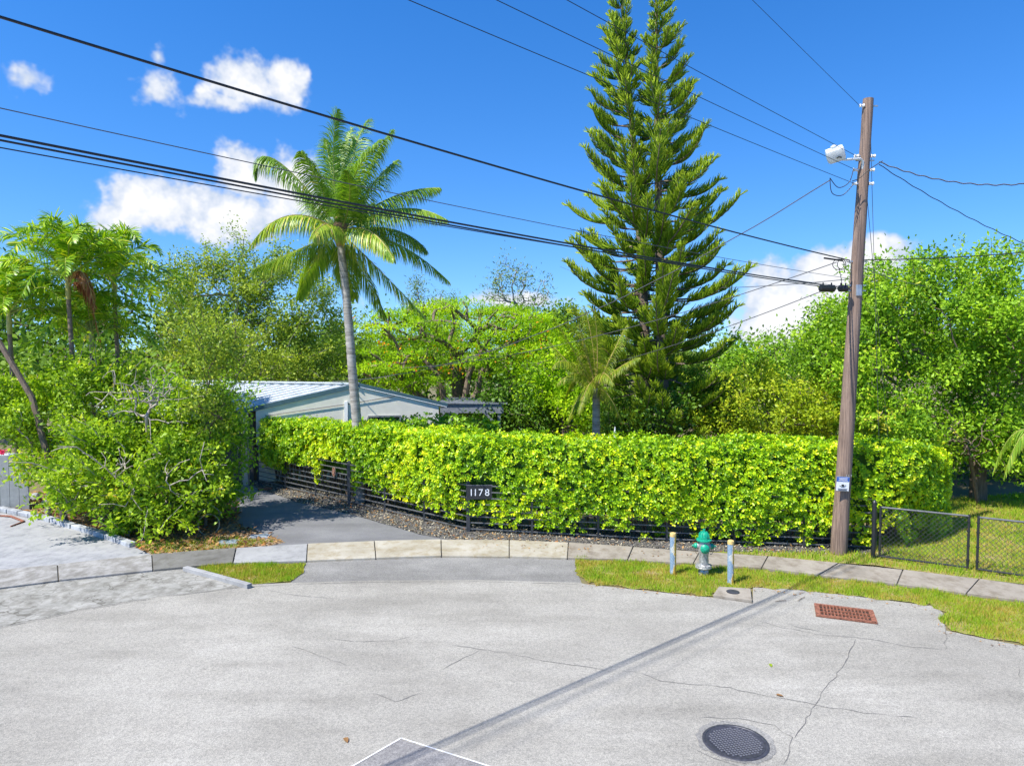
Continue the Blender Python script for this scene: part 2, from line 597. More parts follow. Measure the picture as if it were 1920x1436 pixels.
def tubes_obj(name, segs, mat, parent=None, sides=5):
    V, Fc = segtubes(segs, sides)
    return link(name, npmesh(name, V, Fc, 4, mat, smooth=True), parent)


def path_tube(pts, rad, sides=6):
    """continuous tube along pts; rad scalar or list"""
    n = len(pts)
    pts = [Vector(p) for p in pts]
    rs = rad if hasattr(rad, '__len__') else [rad] * n
    V, Fc = [], []
    tprev = None
    up = None
    for i, p in enumerate(pts):
        tg = (pts[min(i + 1, n - 1)] - pts[max(i - 1, 0)]).normalized()
        if up is None:
            up = Vector((0, 0, 1)) if abs(tg.z) < .9 else Vector((1, 0, 0))
        s = tg.cross(up).normalized()
        up = s.cross(tg).normalized()
        for k in range(sides):
            a = 2 * math.pi * k / sides
            V.append(p + (s * math.cos(a) + up * math.sin(a)) * rs[i])
    for i in range(n - 1):
        for k in range(sides):
            k2 = (k + 1) % sides
            Fc.append((i * sides + k, i * sides + k2, (i + 1) * sides + k2, (i + 1) * sides + k))
    Fc.append(tuple(range(sides))[::-1])
    Fc.append(tuple((n - 1) * sides + k for k in range(sides)))
    return [tuple(v) for v in V], Fc


class MB:
    def __init__(s):
        s.v, s.f, s.m = [], [], []

    def add(s, V, Fc, mi=0):
        b = len(s.v)
        s.v += [tuple(x) for x in V]
        s.f += [tuple(i + b for i in f) for f in Fc]
        s.m += [mi] * len(Fc)
        return s

    def tube(s, pts, rad, sides=8, mi=0):
        V, Fc = path_tube(pts, rad, sides)
        return s.add(V, Fc, mi)

    def box(s, c, size, mi=0, M=None):
        x, y, z = [q / 2 for q in size]
        V = [Vector((sx * x, sy * y, sz * z)) for sx in (-1, 1) for sy in (-1, 1) for sz in (-1, 1)]
        if M is not None:
            V = [M @ q for q in V]
        V = [q + Vector(c) for q in V]
        return s.add(V, [(0, 1, 3, 2), (4, 6, 7, 5), (0, 4, 5, 1), (2, 3, 7, 6), (0, 2, 6, 4), (1, 5, 7, 3)], mi)

    def beam(s, a, b, w, h, mi=0):
        a, b = Vector(a), Vector(b)
        d = b - a
        q = d.to_track_quat('X', 'Z').to_matrix()
        return s.box((a + b) / 2, (d.length, w, h), mi, q)

    def lathe(s, prof, n=20, c=(0, 0, 0), M=None, mi=0):
        V, Fc = [], []
        for r, z in prof:
            for k in range(n):
                a = 2 * math.pi * k / n
                p = Vector((r * math.cos(a), r * math.sin(a), z))
                V.append((M @ p if M is not None else p) + Vector(c))
        for i in range(len(prof) - 1):
            for k in range(n):
                k2 = (k + 1) % n
                Fc.append((i * n + k, i * n + k2, (i + 1) * n + k2, (i + 1) * n + k))
        Fc.append(tuple(range(n))[::-1])
        Fc.append(tuple((len(prof) - 1) * n + k for k in range(n)))
        return s.add(V, Fc, mi)

    def prism(s, poly, z0, z1, mi=0):
        n = len(poly)
        V = [(p[0], p[1], z0) for p in poly] + [(p[0], p[1], z1) for p in poly]
        Fc = [tuple(range(n))[::-1], tuple(range(n, 2 * n))] + [(i, (i + 1) % n, n + (i + 1) % n, n + i) for i in range(n)]
        return s.add(V, Fc, mi)

    def build(s, name, mat, parent=None, smooth=False, bevel=0.0):
        me = bpy.data.meshes.new(name)
        me.from_pydata(s.v, [], s.f)
        for m in (mat if isinstance(mat, (list, tuple)) else [mat]):
            me.materials.append(m)
        me.polygons.foreach_set('material_index', s.m)
        bm = bmesh.new()
        bm.from_mesh(me)
        bmesh.ops.recalc_face_normals(bm, faces=bm.faces)
        if bevel:
            bmesh.ops.bevel(bm, geom=[e for e in bm.edges if e.calc_face_angle(0) > .6], offset=bevel, segments=2, affect='EDGES', profile=.6)
        bm.to_mesh(me)
        bm.free()
        o = link(name, me, parent)
        if smooth:
            me.polygons.foreach_set('use_smooth', [True] * len(me.polygons))
            try:
                me.set_sharp_from_angle(angle=R(40))
            except Exception:
                pass
        return o


def sheet(name, poly, z, mat, parent=None):
    me = bpy.data.meshes.new(name)
    me.from_pydata([(p[0], p[1], z) for p in poly], [], [tuple(range(len(poly)))])
    me.materials.append(mat)
    if me.polygons[0].normal.z < 0:
        me.flip_normals()
    return link(name, me, parent)


def gp(*pts):
    return [G(*p) for p in pts]


def inpoly(pts, poly):
    x, y = pts[:, 0], pts[:, 1]
    r = np.zeros(len(pts), bool)
    n = len(poly)
    j = n - 1
    for i in range(n):
        xi, yi, xj, yj = poly[i][0], poly[i][1], poly[j][0], poly[j][1]
        c = ((yi > y) != (yj > y)) & (x < (xj - xi) * (y - yi) / (yj - yi + 1e-12) + xi)
        r ^= c
        j = i
    return r


def scatter(poly, dens):
    xs = [p[0] for p in poly]
    ys = [p[1] for p in poly]
    A = (max(xs) - min(xs)) * (max(ys) - min(ys))
    n = int(A * dens)
    pts = np.stack([rng.uniform(min(xs), max(xs), n), rng.uniform(min(ys), max(ys), n)], 1)
    return pts[inpoly(pts, poly)]


def fbm(p, s=1.0, seed=0.0):
    """cheap smooth pseudo-noise in -1..1 for numpy points"""
    q = p * s + seed
    x, y, z = q[:, 0], q[:, 1], q[:, 2] if p.shape[1] > 2 else 0 * q[:, 0]
    a = np.sin(x * 1.7 + 1.3 * np.sin(y * 1.1 + z)) + np.sin(y * 1.9 + 1.7 * np.sin(z * 1.3 + x * .7)) + np.sin(z * 1.6 + 1.1 * np.sin(x * 1.5 - y))
    b = np.sin(x * 3.9 + 2 * np.sin(y * 2.7)) + np.sin(y * 4.3 + 2 * np.sin(z * 3.1)) + np.sin(z * 3.7 + 2 * np.sin(x * 3.3))
    return (a + .5 * b) / 4.5


# ------------------------------------------------------------------ the ground, the road and the pavements
tag(sheet('ground', [(-400, -200), (400, -200), (400, 600), (-400, 600)], 0, M_ground), kind='structure')
road_edge = [(-60, 1190), (0, 1175), (150, 1141), (300, 1116), (465, 1096), (560, 1093), (700, 1089), (900, 1088), (1085, 1093), (1100, 1096), (1200, 1107), (1335, 1121), (1411, 1132),
             (1412, 1102), (1480, 1105), (1600, 1118), (1755, 1138), (1768, 1150), (1774, 1183), (1850, 1199), (1930, 1214), (2100, 1250)]
rp = gp(*road_edge)
road_poly = [Vector((-70, 6.0, 0))] + rp + [Vector((60, 4, 0)), Vector((60, -40, 0)), Vector((-70, -40, 0))]
ROAD = tag(sheet('road', road_poly, .012, M_road), kind='structure')
apron_poly = gp((535, 1100), (560, 1080), (575, 1052), (705, 1047), (828, 1043), (955, 1044), (1080, 1046), (1078, 1062), (1092, 1097))
tag(sheet('driveway_apron', apron_poly, .008, M_apron), kind='structure')
tag(sheet('swale_pavement', gp((-300, 1145), (-300, 1240), (0, 1178), (150, 1144), (300, 1119), (470, 1099), (345, 1066), (287, 1072), (0, 1104)), .016, M_swale), kind='structure')
tag(sheet('driveway', gp((380, 1045), (440, 1029), (500, 1025), (575, 1022), (705, 1017), (830, 1014), (870, 1016), (790, 1000), (660, 962), (560, 940), (480, 912), (380, 905), (300, 930), (380, 1000)), .020, M_drive), kind='structure')
tag(sheet('neighbour_driveway', gp((-400, 960), (0, 962), (120, 985), (250, 1026), (290, 1043), (0, 1074), (-400, 1110)), .018, M_ndrive), kind='structure')
bed_poly = gp((-100, 905), (40, 925), (300, 920), (440, 925), (450, 985), (535, 1018), (500, 1026), (442, 1031), (290, 1044), (250, 1026), (120, 980), (0, 954), (-100, 945))
tag(sheet('planting_bed', bed_poly, .024, M_mulch), kind='structure')
grav_poly = gp((470, 900), (655, 925), (880, 985), (1250, 1000), (1700, 1015), (1640, 1049), (1560, 1042), (1300, 1034), (1065, 1021), (955, 1014), (862, 1017), (790, 1004), (660, 966), (555, 942), (478, 914))
tag(sheet('gravel_strip', grav_poly, .026, M_gravel), kind='structure')

# sidewalk: every slab a part
SW = bpy.data.objects.new('sidewalk', None)
COL.objects.link(SW)
tag(SW, kind='structure')
walk_up = [(-260, 1096), (108, 1062), (285, 1043), (443, 1031), (577, 1023), (702, 1018), (827, 1015), (955, 1016), (1066, 1021), (1187, 1029), (1312, 1038), (1440, 1047), (1572, 1060), (1693, 1072), (1836, 1090), (1990, 1111), (2200, 1140)]
walk_lo = [(-260, 1140), (110, 1092), (287, 1073), (437, 1059), (575, 1055), (705, 1050), (828, 1046), (955, 1047), (1064, 1050), (1177, 1053), (1300, 1060), (1428, 1069), (1535, 1082), (1682, 1099), (1812, 1117), (1960, 1137), (2160, 1168)]
wm = [M_walk_w, M_walk_w, M_walk_d, M_walk_g, M_walk_b, M_walk_b, M_walk_b, M_walk_b, M_walk, M_walk, M_walk, M_walk, M_walk, M_walk, M_walk, M_walk]
bedm = MB()
for i in range(len(walk_up) - 1):
    a, b = G(*walk_up[i]), G(*walk_up[i + 1])
    c, d = G(*walk_lo[i + 1]), G(*walk_lo[i])
    cen = (a + b + c + d) / 4
    dirx = (b - a).normalized() * .012
    q = [a + dirx, b - dirx, c - dirx, d + dirx]
    m = MB()
    zt = .052 + .004 * ((i * 7) % 3)
    m.prism(q, 0.001, zt)
    s = m.build('slab', wm[i], SW, bevel=.008)
bj = [G(*p) for p in walk_up] + [G(*p) for p in walk_lo][::-1]
sheet('joint_fill', bj, .030, M_joint, SW)

# the road's cracks, tyre-worn joints and the painted patch
cracks = [[(548, 1212), (580, 1222), (600, 1230), (648, 1248)], [(625, 1199), (680, 1204), (740, 1203), (775, 1194)], [(830, 1257), (860, 1240), (902, 1218)], [(850, 1210), (900, 1218), (960, 1228), (1020, 1240), (1090, 1250), (1140, 1259), (1200, 1262), (1240, 1277), (1310, 1285), (1370, 1290), (1400, 1300), (1470, 1310), (1540, 1325), (1620, 1338), (1720, 1348)],
          [(1418, 1165), (1470, 1178), (1530, 1190), (1620, 1198), (1710, 1214), (1770, 1219)], [(1768, 1150), (1773, 1185), (1772, 1220)], [(1310, 1345), (1400, 1350), (1450, 1360), (1484, 1385), (1478, 1410), (1468, 1436)], [(1605, 1200), (1580, 1250), (1545, 1295), (1520, 1340), (1490, 1385)], [(1480, 1172), (1500, 1178), (1560, 1189)],
          [(700, 1302), (740, 1318), (790, 1300)], [(500, 1108), (560, 1118), (640, 1124)], [(1290, 1400), (1340, 1425), (1390, 1440)], [(1905, 1240), (1915, 1275)], [(0, 1180), (150, 1146), (300, 1121), (465, 1101), (560, 1096), (700, 1092), (900, 1091), (1085, 1096)]]
for ci, c in enumerate(cracks):
    pts = []
    for i in range(len(c) - 1):
        a, b = G(*c[i]), G(*c[i + 1])
        n = max(2, int((b - a).length / .12))
        for k in range(n):
            p = a.lerp(b, k / n)
            j = .022 if ci < 13 else .008
            pts.append(p + Vector((random.uniform(-j, j), random.uniform(-j, j), 0)))
    pts.append(G(*c[-1]))
    w0 = .010 if ci < 13 else .014
    if ci == 7:
        w0 = .013
    L, Rr = [], []
    for i, p in enumerate(pts):
        d = (pts[min(i + 1, len(pts) - 1)] - pts[max(i - 1, 0)]).normalized()
        w = w0 * random.uniform(.25, 1.1) * (.3 if i in (0, len(pts) - 1) else 1)
        s = Vector((-d.y, d.x, 0)) * w * .5
        L.append(p + s)
        Rr.append(p - s)
    n = len(pts)
    me = bpy.data.meshes.new('crack')
    me.from_pydata([(p.x, p.y, .0165) for p in L + Rr], [], [(i, i + 1, n + i + 1, n + i) for i in range(n - 1)])
    me.materials.append(M_crack)
    link('crack', me, ROAD)
pa = [G(750, 1388), G(905, 1436), G(1100, 1500), G(860, 1660), G(560, 1500), G(668, 1436)]
sheet('asphalt_patch', pa, .016, M_patch, ROAD)
for a, b in ((G(752, 1386), G(1100, 1497)), (G(752, 1386), G(560, 1497))):
    d = (b - a).normalized()
    s = Vector((-d.y, d.x, 0)) * .010
    sheet('painted_line', [a + s, b + s, b - s, a - s], .0205, M_white, ROAD)
m = MB()
for a, b in (((347, 1066), (400, 1080)), ((400, 1080), (468, 1099))):
    m.beam(G(*a, .05), G(*b, .05), .11, .10)
tag(m.build('kerb', M_walk_g, bevel=.01), kind='structure')

# ------------------------------------------------------------------ grass


def ragged(poly, step=.16, amp=.035):
    out = []
    n = len(poly)
    for i in range(n):
        a, b = Vector((poly[i][0], poly[i][1], 0)), Vector((poly[(i + 1) % n][0], poly[(i + 1) % n][1], 0))
        k = max(1, int((b - a).length / step))
        for j in range(k):
            p = a.lerp(b, j / k)
            out.append(p + Vector((random.gauss(0, amp), random.gauss(0, amp), 0)))
    return out


def blades(name, poly, dens, h, zbase, mat=M_grass, dry_seed=0.0, w=.012):
    pts = scatter(poly, dens)
    keepb = (fbm(pts, 3.4, dry_seed + 8) + rng.normal(0, .25, len(pts))) > -.62
    pts = pts[keepb]
    n = len(pts)
    p = np.concatenate([pts, np.full((n, 1), zbase)], 1)
    a = rng.uniform(0, 2 * np.pi, n)
    side = np.stack([np.cos(a), np.sin(a), 0 * a], 1)
    lean = rdir(n) * .45
    lean[:, 2] = 1
    lean = nrm(lean)
    patch = fbm(p * np.array([1, 1, 0]), 2.2, dry_seed)
    bare = fbm(p * np.array([1, 1, 0]), 3.4, dry_seed + 8)
    hh = (h * rng.uniform(.4, 1.4, n) * (1 + .3 * patch) * np.clip(1.25 + bare, .35, 1.2))[:, None]
    V = np.stack([p - side * w * .5, p + side * w * .5, p + lean * hh], 1).reshape(-1, 3)
    patch2 = fbm(p * np.array([1, 1, 0]), 5.5, dry_seed + 3)
    tint = np.clip(.50 + .45 * patch + .30 * patch2 + rng.normal(0, .28, n), 0, 1)
    me = npmesh(name, V, np.arange(n * 3).reshape(n, 3), 3, mat, tint)
    return me


strip_poly = gp((1074, 1056), (1085, 1048), (1180, 1054), (1300, 1062), (1428, 1071), (1537, 1084), (1682, 1101), (1812, 1119), (1960, 1139), (2160, 1170), (2160, 1262), (1930, 1213), (1850, 1199), (1774, 1182), (1767, 1149), (1755, 1138), (1600, 1119), (1480, 1106), (1412, 1101),
                (1408, 1108), (1345, 1106), (1338, 1119), (1200, 1105), (1100, 1094), (1082, 1078))
strip_poly = ragged(strip_poly, .12, .05)
g = tag(sheet('grass_verge', strip_poly, .0165, M_turf), 'grass strip between the sidewalk and the road around the hydrant', 'grass', kind='stuff')
link('blades', blades('blades', strip_poly, 3200, .066, .016, dry_seed=3.0), g)
isl_poly = gp((368, 1068), (400, 1061), (572, 1057), (566, 1075), (545, 1091), (475, 1097), (420, 1083))
isl_poly = ragged(isl_poly, .16, .02)
g = tag(sheet('grass_island', isl_poly, .0185, M_turf), 'small bright green grass island beside the driveway apron', 'grass', kind='stuff')
link('blades', blades('blades', isl_poly, 3800, .07, .018, dry_seed=11.0), g)
lawn_poly = gp((1600, 1000), (1700, 960), (1800, 935), (1950, 925), (2300, 925), (2300, 1120), (1920, 1098), (1836, 1088), (1693, 1070), (1640, 1062), (1572, 1058), (1440, 1045), (1330, 1037), (1560, 1038), (1640, 1040))
g = tag(sheet('lawn', lawn_poly, .034, M_turf), 'patchy lawn behind the chain link gates', 'grass', kind='stuff')
link('blades', blades('blades', lawn_poly, 750, .085, .034, dry_seed=7.7, w=.018), g)
bedg = gp((255, 1024), (290, 1043), (440, 1030), (520, 1018), (440, 1010), (330, 1015))
g = tag(link('dry_grass', blades('dry_grass', bedg, 900, .07, .024, dry_seed=5.0)), 'dry straw coloured grass at the edge of the planting bed', 'grass', kind='stuff')

# loose leaves and gravel


def litter(name, poly, dens, size, z, mat, label, cat):
    pts = scatter(poly, dens)
    n = len(pts)
    p = np.concatenate([pts, rng.uniform(z, z + .025, (n, 1))], 1)
    ax = rdir(n)
    ax[:, 2] *= .35
    nn = rdir(n) * .5 + np.array([0, 0, 1.])
    V, Fc, tt = leaves(p, ax, nn, size * rng.uniform(.5, 1.3, n), .5, rng.uniform(0, 1, n))
    return tag(link(name, npmesh(name, V, Fc, 4, mat, tt)), label, cat, kind='stuff')


litter('fallen_leaves', bed_poly, 190, .13, .028, M_litter, 'brown fallen leaves over the planting bed', 'leaves')
litter('fallen_leaves', [(p[0], p[1]) for p in gp((475, 905), (655, 940), (880, 992), (1250, 1012), (1560, 1032), (1560, 1041), (1300, 1034), (1065, 1021), (862, 1017), (790, 1003), (660, 964), (478, 913))], 48, .085, .03, M_litter, 'brown leaves scattered along the gravel strip by the fence', 'leaves')
pts = scatter(grav_poly, 320)
n = len(pts)
base = np.array([[1, 0, 0], [-1, 0, 0], [0, 1, 0], [0, -1, 0], [0, 0, .8], [0, 0, -.5]], float)
fac = np.array([[0, 2, 4], [2, 1, 4], [1, 3, 4], [3, 0, 4], [2, 0, 5], [1, 2, 5], [3, 1, 5], [0, 3, 5]])
sz = rng.uniform(.012, .035, n)
ang = rng.uniform(0, 6.28, n)
rot = np.stack([np.stack([np.cos(ang), -np.sin(ang), 0 * ang], 1), np.stack([np.sin(ang), np.cos(ang), 0 * ang], 1), np.stack([0 * ang, 0 * ang, 1 + 0 * ang], 1)], 1)
V = np.einsum('nij,kj->nki', rot, base) * sz[:, None, None] * rng.uniform(.7, 1.2, (n, 6, 1)) + np.concatenate([pts, np.full((n, 1), .032)], 1)[:, None, :]
me = npmesh('gravel', V.reshape(-1, 3), (np.arange(n)[:, None, None] * 6 + fac[None]).reshape(-1, 3), 3, M_pebble, np.repeat(rng.uniform(0, 1, n), 8))
tag(link('gravel', me), 'grey and white pebbles under the black rail fence', 'gravel', kind='stuff')

# ------------------------------------------------------------------ plants


def skeleton(root, fork, targets, r0, pw=.5):
    """grow limbs from root through fork to every target; returns tapered segments"""
    nodes = [np.array(root, float), np.array(fork, float)]
    par = [-1, 0]
    T = np.array(targets)
    order = np.argsort(np.linalg.norm(T - nodes[1], axis=1))
    depth = [0, np.linalg.norm(nodes[1] - nodes[0])]
    for i in order:
        t = T[i]
        N = np.array(nodes[1:])
        d = np.linalg.norm(N - t, axis=1)
        cost = d * 1.0 + .35 * np.array(depth[1:]) * .6
        j = int(np.argmin(cost)) + 1
        mid = (nodes[j] + t) / 2 + rng.normal(0, .06, 3) * d[j - 1] + np.array([0, 0, .06 * d[j - 1]])
        nodes.append(mid)
        par.append(j)
        depth.append(depth[j] + d[j - 1] / 2)
        nodes.append(t)
        par.append(len(nodes) - 2)
        depth.append(depth[-1] + d[j - 1] / 2)
    cnt = [0] * len(nodes)
    for i in range(len(nodes) - 1, 0, -1):
        cnt[i] = max(cnt[i], 1) if cnt[i] == 0 else cnt[i]
        cnt[par[i]] += cnt[i]
    tot = max(cnt[1], 1)
    rad = [r0 * (max(c, 1) / tot) ** pw for c in cnt]
    rad[0] = r0 * 1.25
    rad[1] = r0
    return [(nodes[par[i]], nodes[i], rad[par[i]] if par[i] <= 1 else min(rad[par[i]], rad[i] * 1.5), rad[i]) for i in range(1, len(nodes))]


def ell_points(ells, n, shell=.55, seed=0.0, keep=-.25, ns=.8):
    """clump centres in a union of ellipsoids ((c),(r)); ragged by noise"""
    vol = np.array([e[1][0] * e[1][1] * e[1][2] for e in ells]) ** .8
    pick = rng.choice(len(ells), n * 3, p=vol / vol.sum())
    C = np.array([e[0] for e in ells])[pick]
    Rr = np.array([e[1] for e in ells])[pick]
    d = rdir(n * 3)
    rad = rng.uniform(shell ** 3, 1, (n * 3, 1)) ** (1 / 3)
    p = C + d * Rr * rad
    ok = fbm(p, ns, seed) > keep
    p = p[ok][:n]
    return p


def clump_leaves(cl, per, spread, size, up=.6, wr=.5, flat=1.0, shape='quad', tseed=0.0, outc=None, tvar=.2):
    n = len(cl) * per
    C = np.repeat(cl, per, 0)
    off = rng.normal(size=(n, 3)) * spread * np.repeat(rng.uniform(.6, 1.3, (len(cl), 1)), per, 0)
    off[:, 2] *= flat
    p = C + off
    nn = rdir(n) + np.array([0, 0, up])
    if outc is not None:
        nn = nn + nrm(C - np.array(outc)) * .7
    ax = rdir(n) + nrm(off + 1e-6) * .7
    ln = size * rng.uniform(.6, 1.35, n)
    tint = np.repeat(rng.normal(.45, .17, len(cl)), per) + rng.normal(0, tvar * .6, n)
    tint = np.clip(tint + .12 * fbm(p, .9, tseed), 0, 1)
    return leaves(p, ax, nn, ln, wr, tint, shape)


def px_ells(lst):
    out = []
    for (cx, cy, rx, ry, Y, rd) in lst:
        c = P(cx, cy, Y)
        out.append((tuple(c), (rx * Y / F, rd, ry * Y / F)))
    return out


def tree(name, label, cat, base, ells, nclump, per, spread, lsize, lmat, bmat, r0=.16, up=.6, wr=.5, flat=1.0, shell=.5, keep=-.25, ns=.8, group=None, fork=None, seed=None, sparse_tw=1.0, tvar=.2, pw=.5, shoots=0, slen=.6):
    seed = random.uniform(0, 50) if seed is None else seed
    base = Vector((base[0], base[1], 0))
    E = px_ells(ells)
    cl = ell_points(E, nclump, shell, seed, keep, ns)
    cen = np.average(np.array([e[0] for e in E]), axis=0)
    root = empty(name, base)
    tag(root, label, cat, group)
    b = np.array(base)
    zlow = cl[:, 2].min()
    if fork is None:
        fork = (base.x * .8 + cen[0] * .2, base.y * .8 + cen[1] * .2, max(.5, min(zlow + .3, cen[2] * .5)))
    segs = skeleton(b, fork, cl, r0, pw)
    extra = []
    if shoots:
        d0 = np.linalg.norm((cl - cen) * np.array([1, 1, 1.2]), axis=1)
        pool = np.argsort(d0)[len(cl) // 2:]
        for i in rng.choice(pool, min(shoots, len(pool)), replace=False):
            d = (cl[i] - cen)
            d = d / (np.linalg.norm(d) + 1e-6) + np.array([0, 0, .7]) + rng.normal(0, .35, 3)
            d /= np.linalg.norm(d)
            L = slen * rng.uniform(.5, 1.2)
            q = cl[i]
            for k in range(4):
                q2 = q + d * L / 4 + rng.normal(0, .03, 3)
                segs.append((q, q2, .010 - .0015 * k, .0085 - .0015 * k))
                extra.append(q2)
                q = q2
    segs = [(a - b, c - b, max(ra, .006) * sparse_tw, max(rb, .005) * sparse_tw) for a, c, ra, rb in segs]
    tubes_obj('trunk', segs, bmat, root)
    V, Fc, tt = clump_leaves(cl, per, spread, lsize, up, wr, flat, tseed=seed, outc=cen, tvar=tvar)
    if extra:
        V2, F2, t2 = clump_leaves(np.array(extra), max(6, per // 6), spread * .42, lsize, up, wr, tseed=seed, tvar=tvar)
        F2 = F2 + len(V)
        V, Fc, tt = np.concatenate([V, V2]), np.concatenate([Fc, F2]), np.concatenate([tt, np.clip(t2 + .12, 0, 1)])
    tag(link('crown', npmesh('crown', V - b, Fc, 4, lmat, tt), root), kind='stuff')
    return root, cl


# -- hedge behind the rail fence
fence_pts = [G(484, 905), G(655, 946), G(878, 998), G(1250, 1018), G(1640, 1033)]


def hedge(name, label, path, hw, zb, zt, dens, lsize, mat, seed, group=None, singles=0, holes=()):
    """path of (x,y); zb/zt lists of bottom and top heights per vertex"""
    path = [Vector((p[0], p[1], 0)) for p in path]
    L = [0]
    for i in range(len(path) - 1):
        L.append(L[-1] + (path[i + 1] - path[i]).length)
    tot = L[-1]

    def at(s):
        s = np.clip(s, 0, tot)
        x = np.interp(s, L, [p.x for p in path])
        y = np.interp(s, L, [p.y for p in path])
        x2 = np.interp(np.clip(s + .6, 0, tot), L, [p.x for p in path]) - np.interp(np.clip(s - .6, 0, tot), L, [p.x for p in path])
        y2 = np.interp(np.clip(s + .6, 0, tot), L, [p.y for p in path]) - np.interp(np.clip(s - .6, 0, tot), L, [p.y for p in path])
        n = np.sqrt(x2 * x2 + y2 * y2)
        return x, y, x2 / n, y2 / n, np.interp(s, L, zb), np.interp(s, L, zt)

    root = empty(name, (path[0].x, path[0].y, 0))
    tag(root, label, 'hedge', group)
    b0 = np.array(root.location)
    n = int(tot * 5.2 * dens / 5)
    s = rng.uniform(-.35, tot + .35, n)
    x, y, tx, ty, b, tp = at(s)
    nx, ny = ty, -tx                                           # towards the street
    which = rng.choice(4, n, p=[.50, .27, .14, .09])
    w_ = rng.uniform(-1, 1, n)
    du = np.select([which == 0, which == 1, which == 2], [1 - .14 * np.abs(w_) ** 4, w_, -1 + .14 * np.abs(w_) ** 4], np.abs(w_))
    dv = np.select([which == 0, which == 1, which == 2], [w_, 1 - .12 * np.abs(w_) ** 4, w_], -1.0)
    c = np.select([which == 0, which == 1, which == 2], [1 + 0 * w_, .35 * w_, -1 + 0 * w_], .3)
    sn = np.select([which == 0, which == 1, which == 2], [.35 * w_, 1 + 0 * w_, .35 * w_], -1.0)
    endf = np.clip(1 - np.maximum(0, np.maximum(-s, s - tot)) / .5, .3, 1) * np.clip(.72 + np.minimum(s, tot - s) / .8 * .28, .72, 1)
    hh = (tp - b) / 2
    deep = 1 - np.abs(rng.normal(0, .14, n))
    q = np.stack([x, y, 0 * x], 1)
    base_ = np.stack([x + nx * hw * du * endf * deep + tx * np.where(s < 0, s, np.where(s > tot, s - tot, 0)), y + ny * hw * du * endf * deep + ty * np.where(s < 0, s, np.where(s > tot, s - tot, 0)), b + hh + hh * dv * (.9 + .1 * endf) * deep], 1)
    bumpn = fbm(base_, 1.5, seed) * .15 + fbm(base_, 4.2, seed + 9) * .09 + rng.normal(0, .03, n)
    out = nrm(np.stack([nx * c, ny * c, sn * .9], 1))
    p = base_ + out * bumpn[:, None]
    keep = (fbm(base_, 2.3, seed + 4) > -.62) | (deep < .9)
    keep &= ~((dv < -.66) & (fbm(base_, 3.1, seed + 2) < .15 - (dv + 1) * 2.2))
    p, out = p[keep], out[keep]
    for (hx, hy, hr, z0_, z1_) in holes:
        ok = ~((np.hypot(p[:, 0] - hx, (p[:, 1] - hy) * .8) < hr) & (p[:, 2] > z0_) & (p[:, 2] < z1_))
        p, out = p[ok], out[ok]
    # every shoot ends in a rosette of five cupped leaves
    k0 = len(p)
    dirn = nrm(out + rdir(k0) * .55 + np.array([0, 0, .25]))
    e1 = nrm(np.cross(dirn, rdir(k0)))
    e2 = np.cross(dirn, e1)
    ctint = rng.normal(.42, .2, k0) + .34 * fbm(p, .9, seed + 21)
    Pp, Aa, Nn, Tt = [], [], [], []
    ph = rng.uniform(0, 6.28, k0)
    for q_ in range(5):
        a_ = (ph + q_ * 1.2566 + rng.normal(0, .2, k0))[:, None]
        rad_ = e1 * np.cos(a_) + e2 * np.sin(a_)
        tiltq = rng.uniform(.15, .9, (k0, 1))
        Aa.append(rad_ + dirn * tiltq)
        Nn.append(dirn - rad_ * tiltq * .9)
        Pp.append(p + rad_ * .008 - dirn * .01 * q_)
        Tt.append(np.clip(ctint + rng.normal(0, .12, k0) + np.where(rng.random(k0) < .012, .5, 0), 0, 1))
    p, ax, nn, tint = np.concatenate(Pp), np.concatenate(Aa), np.concatenate(Nn), np.concatenate(Tt)
    out = np.concatenate([out] * 5)
    k = len(p)
    V, Fc, tt = leaves(p, ax, nn, lsize * rng.uniform(.7, 1.25, k), .62, tint, 'fold')
    tag(link('foliage', npmesh('foliage', V - b0, Fc, 4, mat, tt), root), kind='stuff')
    # stems, and a view-blocking solid core whose dark colour paints the inner shade
    segs = []
    for i in range(int(tot / .28)):
        ss = np.array([min(tot, (i + .5) * .28)])
        X, Y, TX, TY, B, T = [float(q_[0]) for q_ in at(ss)]
        p0 = np.array([X, Y, 0.0])
        for kk in range(5):
            h1 = np.array([X + rng.normal(0, .16), Y + rng.normal(0, .16), B + (T - B) * rng.uniform(.25, .5)])
            h2 = h1 + np.array([rng.normal(0, .25), rng.normal(0, .25), (T - B) * rng.uniform(.2, .45)])
            segs.append((p0 - b0, h1 - b0, .022, .014))
            segs.append((h1 - b0, h2 - b0, .014, .006))
    tubes_obj('stems', segs, M_bark, root, 4)
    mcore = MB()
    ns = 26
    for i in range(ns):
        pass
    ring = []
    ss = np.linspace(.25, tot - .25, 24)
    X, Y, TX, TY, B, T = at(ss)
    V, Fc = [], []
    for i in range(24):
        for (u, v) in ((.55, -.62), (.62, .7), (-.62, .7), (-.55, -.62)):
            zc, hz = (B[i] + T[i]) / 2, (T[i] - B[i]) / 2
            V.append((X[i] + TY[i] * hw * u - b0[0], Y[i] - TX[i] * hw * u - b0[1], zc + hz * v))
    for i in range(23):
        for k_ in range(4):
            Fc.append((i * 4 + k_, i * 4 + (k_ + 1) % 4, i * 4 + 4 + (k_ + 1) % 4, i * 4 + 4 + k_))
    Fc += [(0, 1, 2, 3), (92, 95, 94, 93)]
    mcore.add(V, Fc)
    core = mcore.build('dark_core', M_dark, root)
